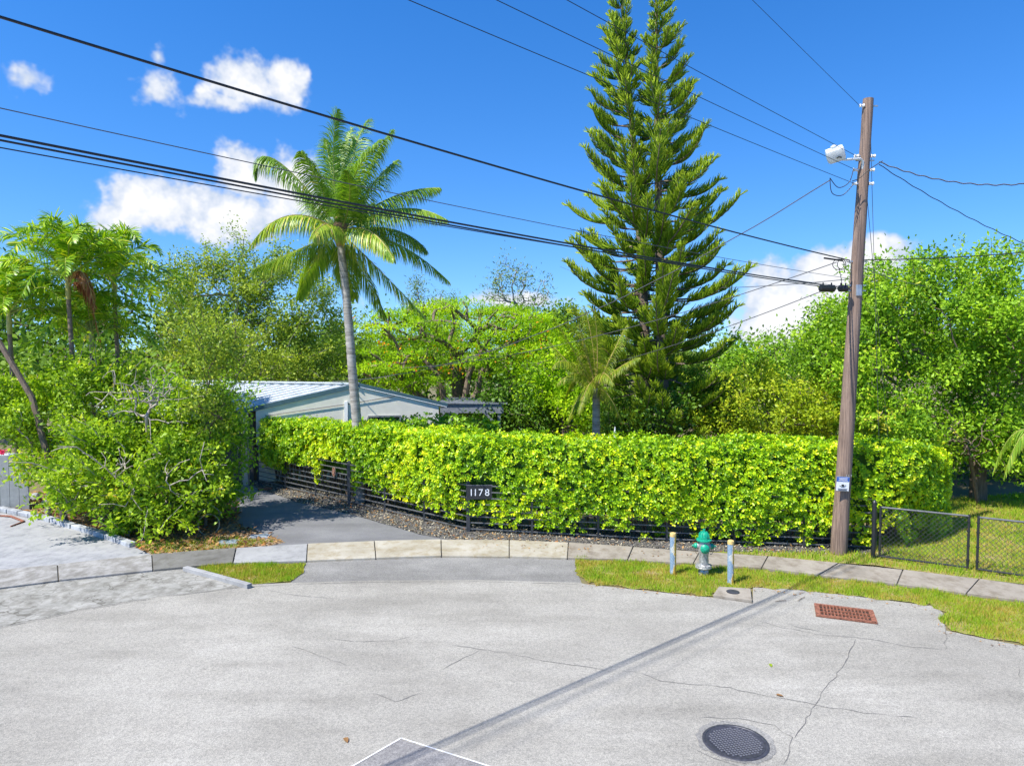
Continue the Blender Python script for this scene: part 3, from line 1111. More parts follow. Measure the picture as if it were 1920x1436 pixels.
    if singles:
        # the leaves that stand furthest out, each on its own
        lv, lf, _ = leaves(np.zeros((1, 3)), np.array([[0, 0, 1.]]), np.array([[0, -1., .0]]), np.array([1.0]), .62, np.zeros(1), 'fold')
        lme = npmesh('leaf', lv, lf, 4, M_hedge_o)
        front = np.where((out[:, 1] < -.5) & (p[:, 2] > .5))[0]
        for i in rng.choice(front, singles, replace=False):
            o = link('leaf', lme, root)
            o.location = Vector(p[i] + out[i] * .05 - b0)
            z = Vector(ax[i]).normalized()
            yv = -(Vector(nn[i]) - z * Vector(nn[i]).dot(z)).normalized()
            xv = yv.cross(z)
            o.rotation_euler = Matrix((xv, yv, z)).transposed().to_euler()
            sc_ = lsize * random.uniform(.9, 1.3)
            o.scale = (sc_, sc_, sc_)
    return root


def off(p, q, d):
    """offset segment p-q away from the street by d; returns normal"""
    t_ = (q - p).normalized()
    return Vector((-t_.y, t_.x, 0)) * d


hp = [fence_pts[1] + Vector((.25, .55, 0)) + Vector((-3.6, 2.9, 0)), fence_pts[1] + Vector((.35, .65, 0)), fence_pts[2] + Vector((.1, .58, 0)), fence_pts[3] + Vector((0, .52, 0)), fence_pts[4] + Vector((0.3, .58, 0)), fence_pts[4] + Vector((2.3, 1.9, 0))]
hedge('clusia_hedge', 'long bright green clipped hedge of rounded leaves behind the black rail fence', hp, .72, [.60, .40, .20, .13, .12, .05], [2.22, 2.35, 2.48, 2.44, 2.52, 2.12], 1060, .074, M_hedge, 3.3, singles=240,
      holes=((P(899, 922, 16.86).x, 16.9, .48, .80, 1.36), (G(628, 940).x, G(628, 940).y, .62, 0, 1.28), (G(560, 925).x, G(560, 925).y, .7, 0, .95)))
hedge('garden_hedge', 'lower clipped hedge inside the garden between palm and pergola', [P(688, 800, 21.6), P(800, 800, 21.2), P(915, 800, 20.8)], .7, [.4, .4, .4], [2.35, 2.5, 2.42], 260, .11, M_hedge2, 8.1)

# -- big trees
tree('leafy_tree', 'airy small-leaved tree rising beside the house roof on the left', 'tree', P(520, 900, 29.5),
     [(420, 560, 100, 85, 29, 1.8), (540, 570, 100, 100, 29, 2.0), (360, 630, 80, 90, 29, 1.8), (470, 650, 150, 70, 28.5, 2.0), (590, 640, 75, 80, 29, 1.6)], 400, 90, .24, .12, M_oak, M_barkg, .13, wr=.5, keep=-.12, ns=1.1, sparse_tw=.9, shoots=120, slen=1.0)
tree('leafy_tree', 'thin upright sprays of a small-leaved tree against the cloud', 'tree', P(440, 900, 29.6),
     [(440, 470, 26, 58, 29, .5), (400, 500, 40, 40, 29, .6), (345, 500, 34, 38, 29, .6), (490, 510, 50, 40, 29, .8), (455, 520, 60, 50, 29, .9), (330, 540, 40, 40, 29, .7), (560, 490, 50, 30, 29, .7)], 150, 30, .17, .115, M_oak, M_barkg, .07, keep=-.3, shell=.1)
tree('leaning_tree', 'thin small-leaved tree leaning over the mouth of the driveway', 'tree', P(385, 985, 17.6),
     [(420, 665, 55, 45, 17.6, 1.0), (455, 705, 34, 36, 17.8, .8), (375, 640, 50, 40, 17.4, .9), (395, 725, 45, 40, 17.5, .7), (400, 770, 40, 30, 17.5, .6)], 84, 60, .17, .095, M_oak, M_bark, .035, keep=-.2, ns=1.6, shell=.2, shoots=40, slen=.7, fork=tuple(P(395, 800, 17.6)))
tree('poinciana_tree', 'wide umbrella-shaped tree with orange blossoms behind the house', 'tree', P(862, 810, 31),
     [(860, 640, 195, 75, 31, 4.5), (760, 680, 110, 60, 30, 3.0), (980, 665, 110, 62, 31, 3.2), (940, 615, 90, 45, 32, 3)], 270, 170, .48, .17, M_poin, M_bark, .34, up=3.2, wr=.30, flat=.13, shell=.72, keep=-.2, fork=tuple(P(862, 790, 31)), pw=.42)
tree('spreading_tree', 'broad bright green tree filling the right side behind the utility pole', 'tree', P(1835, 905, 20.5),
     [(1740, 630, 190, 120, 21, 2.6), (1870, 600, 130, 115, 20, 2.6), (1620, 690, 95, 110, 21, 2.0), (1690, 580, 110, 60, 21.5, 1.8), (1790, 540, 130, 50, 21, 1.6), (1760, 740, 130, 80, 20.5, 2), (1930, 700, 110, 130, 19.5, 2.2), (1690, 790, 110, 50, 20, 1.6), (1800, 810, 90, 40, 20.4, 1.5), (1930, 830, 80, 70, 19.4, 1.2)], 640, 100, .20, .125, M_right, M_bark, .20, keep=-.16, ns=1.2, shell=.6, shoots=200, slen=.8, fork=tuple(P(1835, 850, 20.5)))
tree('spreading_tree', 'loose outer sprays above the right hand tree against the sky', 'tree', P(1700, 905, 22.5),
     [(1560, 590, 40, 40, 21.5, .8), (1640, 520, 50, 35, 21.5, .8), (1700, 500, 40, 30, 21.5, .8), (1780, 480, 50, 25, 21.5, 1), (1860, 480, 60, 24, 21, 1), (1540, 650, 30, 50, 21.5, .8)], 110, 40, .2, .13, M_right, M_barkg, .06, keep=-.4, shell=.1, pw=.45)
tree('garden_shrub', 'yellow-green shrub behind the hedge right of the tall pine', 'shrub', P(1440, 830, 22),
     [(1440, 760, 95, 62, 22, 1.4), (1520, 770, 60, 52, 21.5, 1.2), (1365, 775, 60, 50, 22.5, 1.2), (1470, 715, 70, 38, 23, 1.2)], 200, 85, .17, .11, M_ylw, M_bark, .08, keep=-.15, shoots=60, slen=.6)
tree('garden_tree', 'rounded green tree in the gap between pine and utility pole', 'tree', P(1440, 820, 31),
     [(1435, 668, 62, 48, 31, 1.6), (1490, 700, 70, 50, 32, 1.6), (1400, 710, 60, 50, 31, 1.6)], 130, 70, .3, .17, M_right, M_bark, .12)
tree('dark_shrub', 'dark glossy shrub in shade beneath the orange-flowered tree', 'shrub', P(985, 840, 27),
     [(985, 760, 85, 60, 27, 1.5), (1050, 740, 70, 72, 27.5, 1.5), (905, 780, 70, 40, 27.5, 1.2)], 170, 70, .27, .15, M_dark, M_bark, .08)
tree('garden_shrub', 'bright green shrub left of the small yellow palm', 'shrub', P(1060, 830, 25.6),
     [(1050, 690, 70, 62, 26, 1.3), (1085, 760, 55, 50, 25, 1.1), (1010, 720, 60, 50, 26.5, 1.2)], 150, 80, .2, .13, M_poin, M_bark, .08, up=1.0)
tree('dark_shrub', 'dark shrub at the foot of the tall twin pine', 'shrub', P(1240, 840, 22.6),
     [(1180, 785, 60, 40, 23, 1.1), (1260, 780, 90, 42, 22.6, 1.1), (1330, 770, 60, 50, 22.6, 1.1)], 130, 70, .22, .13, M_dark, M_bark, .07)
# understorey on the right and behind everything
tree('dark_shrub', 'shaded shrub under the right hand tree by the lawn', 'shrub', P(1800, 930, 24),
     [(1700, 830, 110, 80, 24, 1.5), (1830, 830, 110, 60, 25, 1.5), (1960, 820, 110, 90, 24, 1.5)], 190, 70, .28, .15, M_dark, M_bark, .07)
far = [(110, 690, 170, 56, 25), (60, 575, 140, 100, 30), (240, 590, 140, 90, 33), (380, 640, 120, 70, 38), (560, 650, 120, 60, 38), (680, 640, 90, 50, 40), (800, 650, 110, 55, 42), (1060, 640, 100, 50, 42), (1180, 660, 110, 55, 40), (1330, 670, 110, 50, 42), (1480, 672, 110, 42, 44), (1620, 640, 120, 60, 38), (1800, 620, 130, 80, 36), (1960, 620, 140, 90, 34), (-80, 620, 120, 90, 32), (640, 740, 110, 60, 37), (900, 740, 140, 60, 38), (1130, 750, 130, 60, 38), (1500, 760, 150, 60, 36)]
side_words = ['low behind the feather palm trunks', 'behind the yellow-green palms', 'seen past the feathery palms', 'behind the airy left hand tree', 'above the white roof', 'behind the coconut trunk', 'behind the umbrella-shaped tree', 'right of the orange-flowered crown', 'behind the tall pine', 'right of the tall pine', 'on the skyline left of the pole', 'behind the utility pole', 'behind the broad right hand tree', 'at the right edge of the photo', 'at the left edge of the photo', 'low behind the gable', 'low behind the pergola', 'low behind the small yellow palm', 'low behind the yellow-green shrub']
for (cx, cy, rx, ry, Y), w in zip(far, side_words):
    tree('distant_tree', 'distant leafy tree ' + w, 'tree', P(cx, 800, Y), [(cx, cy, rx, ry, Y, 2.0), (cx + rx * .4, cy + ry * .5, rx * .8, ry * .8, Y - 1, 2.0), (cx - rx * .5, cy + ry * .6, rx * .7, ry * .8, Y + .5, 2.0)], 90, 48, .42, .27, M_far if cx % 3 else M_dark, M_bark, .12, group='trees closing the background')
tree('thin_tree', 'sparse tall wispy tree above the orange-flowered crown', 'tree', P(960, 800, 40),
     [(945, 520, 22, 45, 40, .8), (975, 530, 24, 40, 40, .8), (1015, 545, 16, 32, 40, .8), (925, 550, 18, 22, 40, .8), (990, 575, 30, 16, 40, .8)], 95, 17, .26, .2, M_casu, M_barkg, .10, keep=-.5, shell=.05, wr=.3)
for px_, top, w, lab in ((785, 528, 26, 'wispy casuarina on the skyline right of the coconut palm, tallest of three'), (822, 545, 12, 'narrow casuarina on the skyline between its two neighbours'), (851, 548, 9, 'small pointed conifer on the skyline above the poinciana')):
    tree('skyline_conifer', lab, 'tree', P(px_, 800, 45), [(px_, top + 18, w * .6, 20, 45, .6), (px_, top + 48, w, 34, 45, .9), (px_, top + 90, w * 1.2, 36, 45, 1)], 60, 36, .3, .24, M_casu, M_bark, .1, keep=-.5, shell=.1, wr=.22)
for px_, py_, lab in ((1060, 580, 'small rounded treetop left of the pine on the skyline'), (1030, 590, 'low treetop on the skyline above the umbrella-shaped crown')):
    tree('skyline_tree', lab, 'tree', P(px_, 800, 46), [(px_, py_ + 6, 26, 16, 46, .8), (px_ - 6, py_ + 40, 34, 30, 46, .9)], 50, 40, .3, .25, M_far, M_bark, .1, keep=-.5)

# -- shrubs by the left kerb
shr = [('sprawling_shrub', 'big sprawling shrub at the kerb in front of the roof, left of the driveway', P(300, 985, 17.0), [(300, 875, 120, 72, 17.0, 1.2), (240, 815, 85, 50, 17.5, 1.1), (350, 825, 66, 46, 17.5, 1.0), (200, 905, 90, 52, 16.8, 1.0), (330, 935, 90, 40, 16.4, .8), (260, 765, 50, 26, 17.5, .7), (345, 775, 36, 26, 17.5, .7)], 330, 72, M_shrub),
       ('sprawling_shrub', 'leafy shrub overhanging the driveway at the carport post', P(410, 960, 18.5), [(405, 870, 48, 72, 18.5, .9), (425, 800, 34, 42, 19, .7), (390, 925, 50, 40, 18, .7), (445, 845, 24, 46, 18.6, .5), (350, 755, 60, 26, 18.4, .7), (425, 752, 40, 24, 18.8, .6)], 140, 60, M_right),
       ('sprawling_shrub', 'feathery shrub at the left edge above the grey board fence', P(90, 950, 18.5), [(95, 800, 90, 65, 18.5, 1.1), (30, 770, 50, 60, 19, 1.0), (150, 715, 80, 40, 18.9, .8), (230, 720, 60, 30, 19, .7), (110, 865, 66, 52, 18.0, .9)], 220, 70, M_shrub),
       ('low_shrub', 'low dark weed clump at the corner of the block border', P(238, 1003, 16.6), [(238, 985, 26, 22, 16.6, .35)], 22, 40, M_right)]
for nm, lab, bs, el, nc, per, lm in shr:
    tree(nm, lab, 'shrub', bs, el, nc, per, .145 if nc > 60 else .1, .12, lm, M_barkg, .06, keep=-.10, ns=1.9, shell=.38, sparse_tw=1.25, shoots=nc // 3, slen=.75, fork=(bs[0], bs[1], .35))
# bare grey branches of dead wood in the left shrub and under the right tree


def dead_wood(name, label, base, px, n, Y, spread):
    b = np.array((base[0], base[1], 0))
    root = empty(name, tuple(b))
    tag(root, label, 'branches')
    tg = np.array([P(px[0] + random.gauss(0, px[2]), px[1] + random.gauss(0, px[3]), Y + random.gauss(0, spread)) for _ in range(n)])
    fk = tg.mean(0) - np.array([0, 0, .5])
    segs = skeleton(b, fk, tg, .05, .45)
    tubes_obj('branch_tangle', [(a - b, c - b, max(r1 * 1.0, .007), max(r2, .006)) for a, c, r1, r2 in segs], M_bark if base[0] > 0 else M_twig, root, 4)


dead_wood('dead_branches', 'grey dead branches sticking out above the left shrub', P(290, 960, 17.6), (275, 745, 42, 28), 120, 17.0, .5)
dead_wood('dead_branches', 'tangle of grey dead twigs under the right hand tree', P(1835, 905, 20), (1825, 815, 34, 26), 80, 19.4, .5)
dead_wood('dead_branches', 'bare brown twigs low inside the kerbside shrub', P(260, 985, 17.0), (250, 890, 70, 35), 110, 16.2, .4)


# -- palms
def frond_mesh(name, curve, nleaf, llen, lwid, droop, mat, stiffv=.0, tmean=.5, tvar=.14, lift=.0, start=.14):
    """curve: list of points (Vector) of the rachis, origin at the crown. One mesh of leaflets; the midrib is returned apart."""
    pts = np.array([tuple(p) for p in curve])
    n = len(pts)
    tpar = np.linspace(0, 1, n)
    tang = nrm(np.gradient(pts, axis=0))
    Vs, Fs, Ts = [], [], []
    b = 0
    for i in range(nleaf):
        t_ = start + (1 - start) * (i + .5) / nleaf
        p = np.array([np.interp(t_, tpar, pts[:, k]) for k in range(3)])
        tg = np.array([np.interp(t_, tpar, tang[:, k]) for k in range(3)])
        tg /= np.linalg.norm(tg)
        up_ = np.array([0, 0, 1.0])
        if abs(tg[2]) > .93:
            up_ = nrm(np.array([[pts[-1, 0], pts[-1, 1], .01]]))[0] * -1
        s = np.cross(tg, up_)
        s /= np.linalg.norm(s) + 1e-9
        nup = np.cross(s, tg)
        L = llen * (math.sin(math.pi * min(1, .18 + .82 * t_ ** .8)) ** .6 * .85 + .15) * random.uniform(.85, 1.12)
        for sg in (-1, 1):
            d = s * sg * (1 - .45 * t_) + tg * (.45 + .5 * t_) + nup * (lift + random.gauss(0, .12) + stiffv * random.choice((-1, 1)) * .6) + np.array([0, 0, -droop * .5])
            d /= np.linalg.norm(d)
            d2 = d + np.array([0, 0, -droop * random.uniform(.7, 1.3)])
            d2 /= np.linalg.norm(d2)
            d3 = d2 + np.array([0, 0, -droop * 1.1])
            d3 /= np.linalg.norm(d3)
            wv = np.cross(d, nup)
            wv = tg * .8 + wv * .2
            wv = wv - d * wv.dot(d)
            wv /= np.linalg.norm(wv) + 1e-9
            w = lwid * random.uniform(.8, 1.15)
            a1 = p + d * L * .35
            a2 = a1 + d2 * L * .35
            a3 = a2 + d3 * L * .3
            Vs += [p - wv * w * .3, p + wv * w * .3, a1 - wv * w * .5, a1 + wv * w * .5, a2 - wv * w * .42, a2 + wv * w * .42, a3 - wv * w * .06, a3 + wv * w * .06]
            Fs += [(b, b + 1, b + 3, b + 2), (b + 2, b + 3, b + 5, b + 4), (b + 4, b + 5, b + 7, b + 6)]
            tt = min(1, max(0, random.gauss(tmean, tvar)))
            Ts += [tt, tt, min(1, tt + .06)]
            b += 8
    return npmesh(name, np.array(Vs), np.array(Fs), 4, mat, np.array(Ts))


def bez(a, b, c, n=14):
    a, b, c = Vector(a), Vector(b), Vector(c)
    # b is a point the curve passes at t=.5
    q = b * 2 - (a + c) * .5
    return [(1 - t_) ** 2 * a + 2 * t_ * (1 - t_) * q + t_ * t_ * c for t_ in [i / (n - 1) for i in range(n)]]


def add_frond(root, curve, nleaf, llen, lwid, droop, mat, rib, rr=.022, **kw):
    fo = link('frond', frond_mesh('frond', curve, nleaf, llen, lwid, droop, mat, **kw), root)
    n = len(curve)
    m = MB()
    m.tube(curve, [rr * (1 - .85 * i / (n - 1)) for i in range(n)], 5)
    m.build('midrib', rib, fo, smooth=True)
    return fo


# coconut palm
CY = 20.2
cb = P(672, 812, CY)
cb.z = 0
coco = empty('coconut_palm', cb)
tag(coco, 'tall coconut palm with slender grey trunk in front of the gable', 'palm')
tp_ = []
for px_, py_ in ((676, 980), (673, 860), (668, 780), (661, 700), (655, 620), (648, 540), (641, 480), (638, 452)):
    tp_.append(P(px_, py_, CY) - cb)
tp_[0].z = 0
pts = []
rad = []
for i in range(len(tp_) - 1):
    nseg = max(2, int((tp_[i + 1] - tp_[i]).length / .09))
    for k in range(nseg):
        pts.append(tp_[i].lerp(tp_[i + 1], k / nseg))
for i in range(len(pts)):
    f_ = i / len(pts)
    rad.append((.155 - .05 * f_) * (1 + (.05 if i % 2 else -.03)))
m = MB()
m.tube(pts, rad, 10)
m.build('trunk', M_palmtrunk, coco, smooth=True)
top = P(638, 446, CY) - cb
m = MB()
m.lathe([(.12, -.25), (.19, 0), (.22, .25), (.15, .55), (.06, .8)], 10, top)
m.build('crown_base', M_fibre, coco, smooth=True)
cf = [((520, 302), (478, 332), -.3, .9), ((545, 404), (468, 462), -.8, .9), ((555, 470), (474, 506), .3, .9), ((625, 310), (632, 206), .2, .35), ((598, 345), (565, 285), -.9, .7), ((660, 300), (690, 225), .6, .45), ((690, 320), (735, 245), .2, .55),
      ((665, 330), (715, 262), -.9, .6), ((730, 372), (824, 352), .6, .75), ((745, 392), (838, 412), -.5, .9), ((740, 455), (842, 528), .5, .8), ((690, 432), (738, 486), -1.6, .9), ((705, 500), (800, 598), -.3, .6), ((680, 510), (722, 596), .9, .6),
      ((735, 430), (800, 470), 1.3, .8), ((600, 400), (552, 345), 1.3, .8), ((640, 330), (660, 240), 1.2, .5), ((590, 490), (560, 560), 1.4, .7), ((625, 345), (610, 262), 1.0, .5), ((612, 420), (585, 445), -1.9, .9), ((655, 375), (650, 320), -1.4, .7), ((672, 400), (700, 380), 1.8, .8), ((700, 345), (745, 300), 1.2, .7), ((650, 500), (665, 560), 1.5, .6)]
for (mx, my), (tx_, ty_), dz, dr in cf:
    a = top + Vector((0, 0, .15))
    b_ = P(mx, my, CY + dz * .6) - cb
    c_ = P(tx_, ty_, CY + dz * 1.2) - cb
    old = (tx_, ty_) in ((738, 486), (800, 598), (468, 462), (585, 445))
    add_frond(coco, bez(a, b_, c_, 16), 120, .82, .028, dr * 1.25, M_coco, M_midrib_o if old else M_midrib, .026, tmean=.64 if old else (.50 if ty_ > 400 else .34), tvar=.17, lift=.15)

# feathery palms on the left
def feather_palm(label, px_, py_, Y, lean, nf, fl, group, dead=False, tr=.06, seed=1, trunk_bottom=None):
    random.seed(seed)
    topw = P(px_, py_, Y)
    base = Vector((topw.x + lean, Y, 0))
    root = empty('feather_palm', base)
    tag(root, label, 'palm', group)
    T = topw - base
    m = MB()
    n = 14
    m.tube([Vector((0, 0, 0)).lerp(T, i / n) + Vector((lean * .12 * math.sin(math.pi * i / n), 0, 0)) for i in range(n + 1)], [tr * (1.25 - .3 * i / n) for i in range(n + 1)], 9)
    m.build('trunk', M_palmbrown, root, smooth=True)
    m = MB()
    m.lathe([(tr * 1.05, -.1), (tr * 1.2, .15), (tr, .5), (tr * .5, .75)], 10, T)
    m.build('crownshaft', M_crownshaft, root, smooth=True)
    T2 = T + Vector((0, 0, .5))
    for i in range(nf):
        a = 2 * math.pi * (i * .382 + random.uniform(-.04, .04))
        el = (1.35, 1.15, .95, .75, .5, .25, -.05)[min(6, i * 7 // nf)]
        L = fl * random.uniform(.88, 1.1)
        h = Vector((math.cos(a), math.sin(a), 0))
        mid = T2 + h * L * .52 * math.cos(el) + Vector((0, 0, L * .52 * math.sin(el) + .07 * L))
        end = T2 + h * L * (math.cos(el) * .72 + .17) + Vector((0, 0, L * (math.sin(el) * .78 - .24)))
        add_frond(root, bez(T2, mid, end, 12), 46, .50, .036, .16, M_adon, M_midrib, .02, stiffv=.75, tmean=.5, tvar=.26, lift=.12, start=.12)
    if dead:
        for q, (e1, e2) in enumerate((((.55, -.25, .15), (.95, -.35, -.9)), ((.42, .1, -.3), (.75, .2, -1.9)))):
            add_frond(root, bez(T2 - Vector((0, 0, .3)), T2 + Vector(e1), T2 + Vector(e2), 12), 44, .5, .034, .9, M_dead, M_midrib_o, .02, tmean=.5, tvar=.25)
    return root


feather_palm('yellow-green feather palm with a drooping red-brown dead frond', 128, 555, 19.5, .15, 24, 2.35, 'feather palms on the left', True, seed=11)
feather_palm('feather palm cut by the left edge of the photo', 18, 620, 19.9, .1, 22, 2.2, 'feather palms on the left', seed=12)
feather_palm('rightmost feather palm merging into the airy tree', 215, 560, 21.5, .1, 22, 2.4, 'feather palms on the left', seed=14)
feather_palm('short feather palm low between the taller feather palms', 172, 655, 20.8, 0, 18, 2.0, 'feather palms on the left', seed=16)
random.seed(21)
# the leaning bare trunk at the left edge
m = MB()
a, b_ = P(-20, 610, 18.2), P(60, 745, 18.0)
base = Vector((P(120, 900, 17.8).x, 17.8, 0))
m.tube([Vector((0, 0, 0)), b_ - base, a - base, P(-60, 540, 18.3) - base], [.09, .075, .065, .06], 8)
o = m.build('leaning_bare_tree', M_bark, smooth=True)
o.location = base
tag(o, 'bare grey leaning tree stem at the left edge of the photo', 'tree')

# small yellow palm by the pine
YY = 21.5
yb = P(1119, 812, YY)
yb.z = 0
yp = empty('yellow_palm', yb)
tag(yp, 'small yellowing palm with stubby grey trunk left of the twin pine', 'palm')
ty0 = P(1118, 728, YY) - yb
m = MB()
nn_ = 30
m.tube([Vector((0, 0, 0)).lerp(ty0, i / nn_) for i in range(nn_ + 1)], [(.145 - .03 * i / nn_) * (1 + (.03 if i % 2 else -.03)) for i in range(nn_ + 1)], 9)
m.build('trunk', M_palmtrunk, yp, smooth=True)
for i, ((mx, my), (tx_, ty_), dz) in enumerate([((1095, 655), (1060, 600), -.4), ((1075, 690), (1030, 640), .3), ((1085, 700), (1045, 720), -.5), ((1120, 650), (1115, 590), -.2), ((1150, 660), (1175, 610), .2), ((1160, 690), (1200, 670), -.4), ((1090, 740), (1065, 790), -.3), ((1140, 740), (1165, 790), -.4), ((1100, 670), (1085, 610), .5), ((1105, 720), (1085, 775), -.9), ((1130, 700), (1150, 720), -1.0), ((1095, 640), (1075, 575), -.6), ((1080, 665), (1040, 600), -.7), ((1110, 640), (1095, 575), .4), ((1070, 680), (1035, 690), -.9), ((1090, 700), (1060, 745), .6)]):
    add_frond(yp, bez(ty0, P(mx, my, YY + dz) - yb, P(tx_, ty_, YY + dz * 1.8) - yb, 12), 60, .46, .022, .9, M_ypalm, M_midrib_o, .018, tmean=.5, tvar=.22, lift=.15)
# young palm at the driveway edge
jb = G(385, 985)
jp = empty('young_palm', jb)
tag(jp, 'small young palm with yellow stems at the driveway edge', 'palm')
for i in range(9):
    a = 2 * math.pi * i / 9 + .3
    L = random.uniform(.9, 1.25)
    h = Vector((math.cos(a), math.sin(a), 0))
    add_frond(jp, bez((0, 0, .02), h * L * .3 + Vector((0, 0, L * .75)), h * L * .85 + Vector((0, 0, L * .6)), 10), 26, .28, .022, .4, M_ypalm if i % 3 else M_adon, M_midrib_o, .014, tmean=.45, tvar=.2, start=.35)
# drooping palm at the right edge
db = Vector((P(1975, 950, 15.5).x, 15.5, 0))
dp = empty('drooping_palm', db)
tag(dp, 'drooping pale palm fronds at the right edge of the photo', 'palm')
dt = P(1975, 840, 15.5) - db
m = MB()
m.tube([Vector((0, 0, 0)), dt * .5, dt], [.1, .09, .08], 9)
m.build('trunk', M_palmtrunk, dp, smooth=True)
for i in range(10):
    a = 2 * math.pi * i / 10
    h = Vector((math.cos(a), math.sin(a), 0))
    L = random.uniform(1.0, 1.3)
    add_frond(dp, bez(dt, dt + h * L * .55 + Vector((0, 0, .35)), dt + h * L * .95 + Vector((0, 0, -.7)), 12), 40, .42, .022, 1.1, M_coco, M_midrib, .018, tmean=.52, tvar=.14)

# -- twin Norfolk-type pine
PY = 23.5


def pine_branch(L, var):
    random.seed(100 + var * 17 + int(L * 10))
    V0, F0 = [], []
    segs, tints = [], []
    n = 12
    ax = []
    for i in range(n + 1):
        t_ = i / n
        ax.append(Vector((L * (t_ - .06 * t_ ** 3), 0, L * (.02 * t_ - .16 * t_ * (1 - t_) + .26 * t_ ** 3.2))))
    nb = max(9, int(L / .052))
    for i in range(nb):
        t_ = (.34 if L > 1 else .15) + (.66 if L > 1 else .85) * (i + random.random() * .6) / nb
        k = min(n - 1, int(t_ * n))
        p = ax[k].lerp(ax[k + 1], t_ * n - k)
        tg = (ax[k + 1] - ax[k]).normalized()
        sidev = Vector((0, 1, 0))
        upv = sidev.cross(tg) * -1
        if upv.z < 0:
            upv = -upv
        bl = (.48 * (1 - .45 * (t_ - .4) ** 2 * 2)) * min(1, .45 + L * .4) * random.uniform(.8, 1.15) * (1.0 if t_ < .85 else .8)
        for sg in (-1, 1, 0):
            if sg == 0 and random.random() < .2:
                continue
            d = (tg * random.uniform(.5, .95) + sidev * sg * random.uniform(.35, .85) + upv * (random.uniform(.05, .7) if sg else .75)).normalized()
            m1 = p + d * bl * .55
            d2 = (d + tg * .25 + Vector((0, 0, .38))).normalized()
            e = m1 + d2 * bl * .45
            tt = min(1, max(0, .15 + .55 * t_ + random.gauss(0, .14)))
            segs += [(p, m1, .009, .018), (m1, e, .018, .006)]
            tints += [tt * .85, min(1, tt + .14)]
    # tip tuft
    for q in range(7):
        d = Vector((1, random.gauss(0, .35), random.uniform(.2, .9))).normalized()
        segs.append((ax[-1], ax[-1] + d * .26 * min(1, L), .018, .008))
        tints.append(min(1, .8 + random.gauss(0, .1)))
    V, Fc = segtubes(segs, 3)
    me = npmesh('branch', V, Fc, 4, M_arau, np.repeat(np.array(tints), 3))
    axs = [(ax[i], ax[i + 1], .03 * min(1, L / 2) * (1 - .8 * i / n) + .006, .03 * min(1, L / 2) * (1 - .8 * (i + 1) / n) + .006) for i in range(n)]
    V2, F2 = segtubes(axs, 4)
    me2 = npmesh('branch_axis', V2, F2, 4, M_bark, smooth=True)
    return me, me2


BR = {}
for L in (.45, .8, 1.2, 1.7, 2.2, 2.8, 3.4):
    BR[L] = [pine_branch(L, v) for v in range(3)]
random.seed(5)
pb = P(1228, 812, PY)
pb.z = 0
pine = empty('twin_pine', pb)
tag(pine, 'very tall twin-topped pine with tiers of upswept branches behind the hedge', 'tree')
for li, (trunk_px, zt) in enumerate(((((1215, 812), (1208, 600), (1200, 440), (1190, 300), (1178, 150), (1165, 0), (1158, -70)), 0), (((1248, 812), (1240, 600), (1236, 440), (1233, 300), (1231, 150), (1230, 0), (1230, -60)), 1))):
    dy = (.35, -.3)[li]
    tpts = [P(x, y, PY + dy) - pb for x, y in trunk_px]
    tpts[0].z = 0
    m = MB()
    nT = len(tpts)
    m.tube(tpts, [.23 * (1 - .93 * max(0, p.z) / tpts[-1].z) + .012 for p in tpts], 10)
    m.build('trunk', M_bark, pine, smooth=True)
    ztop = tpts[-1].z
    z = 1.3
    wi = 0
    zs = [p.z for p in tpts]
    while z < ztop - .1:
        f_ = z / ztop
        Lm = 3.1 * min(1, max(0, (1 - f_)) ** .90 * 1.45)
        if z < 8.0:
            Lm *= .50 + .50 * (z / 8.0) ** .8
        Lm = max(.34, Lm)
        x = np.interp(z, zs, [p.x for p in tpts])
        y = np.interp(z, zs, [p.y for p in tpts])
        nbr = 5 + wi % 2 + (1 if z < 9 else 0)
        a0 = wi * .55 + random.random() * .3
        for k in range(nbr):
            a = a0 + 2 * math.pi * k / nbr + random.gauss(0, .09)
            # branches facing the sister trunk stay short
            inward = math.cos(a) * (1 if li == 0 else -1)
            L = Lm * random.choice((.62, .85, .95, 1.0, 1.05, 1.14)) * random.uniform(.95, 1.05)
            if inward > .4:
                if random.random() < .55:
                    continue
                L *= .6
            key = min(BR, key=lambda q: abs(q - L))
            b1, b2 = random.choice(BR[key])
            o = link('branch', b1, pine)
            o.location = (x, y, z + random.gauss(0, .05))
            tilt = -.10 + .42 * f_ ** 1.5 + random.gauss(0, .05)
            o.rotation_euler = (random.gauss(0, .16), -tilt - random.gauss(0, .05), a)
            s = L / key
            o.scale = (s, s, s)
            o2 = link('branch_axis', b2, o)
        z += .43 * random.uniform(.8, 1.2) * (1.0 if f_ < .8 else .8)
        wi += 1

# poinciana blossom and hibiscus
random.seed(9)
pts_ = []
for px_, py_ in ((720, 650), (765, 648), (695, 690), (765, 672), (783, 688), (850, 682), (832, 695), (865, 695), (945, 680), (930, 708), (860, 640), (812, 660), (900, 660), (1022, 627), (1015, 640), (985, 660), (1006, 730), (870, 690), (740, 690), (960, 640), (720, 640), (1010, 605), (658, 600)):
    pts_.append(P(px_ + random.uniform(-4, 4), py_, 27.6 + random.uniform(-.4, .4)))
cl = np.array([tuple(p) for p in pts_])
V, Fc, tt = clump_leaves(cl, 8, .12, .11, up=1, wr=.7)
pr = [o for o in bpy.data.objects if o.name == 'poinciana_tree'][0]
b0 = np.array(pr.location)
link('blossoms', npmesh('blossoms', V - b0, Fc, 4, M_orange, tt), pr)['kind'] = 'stuff'
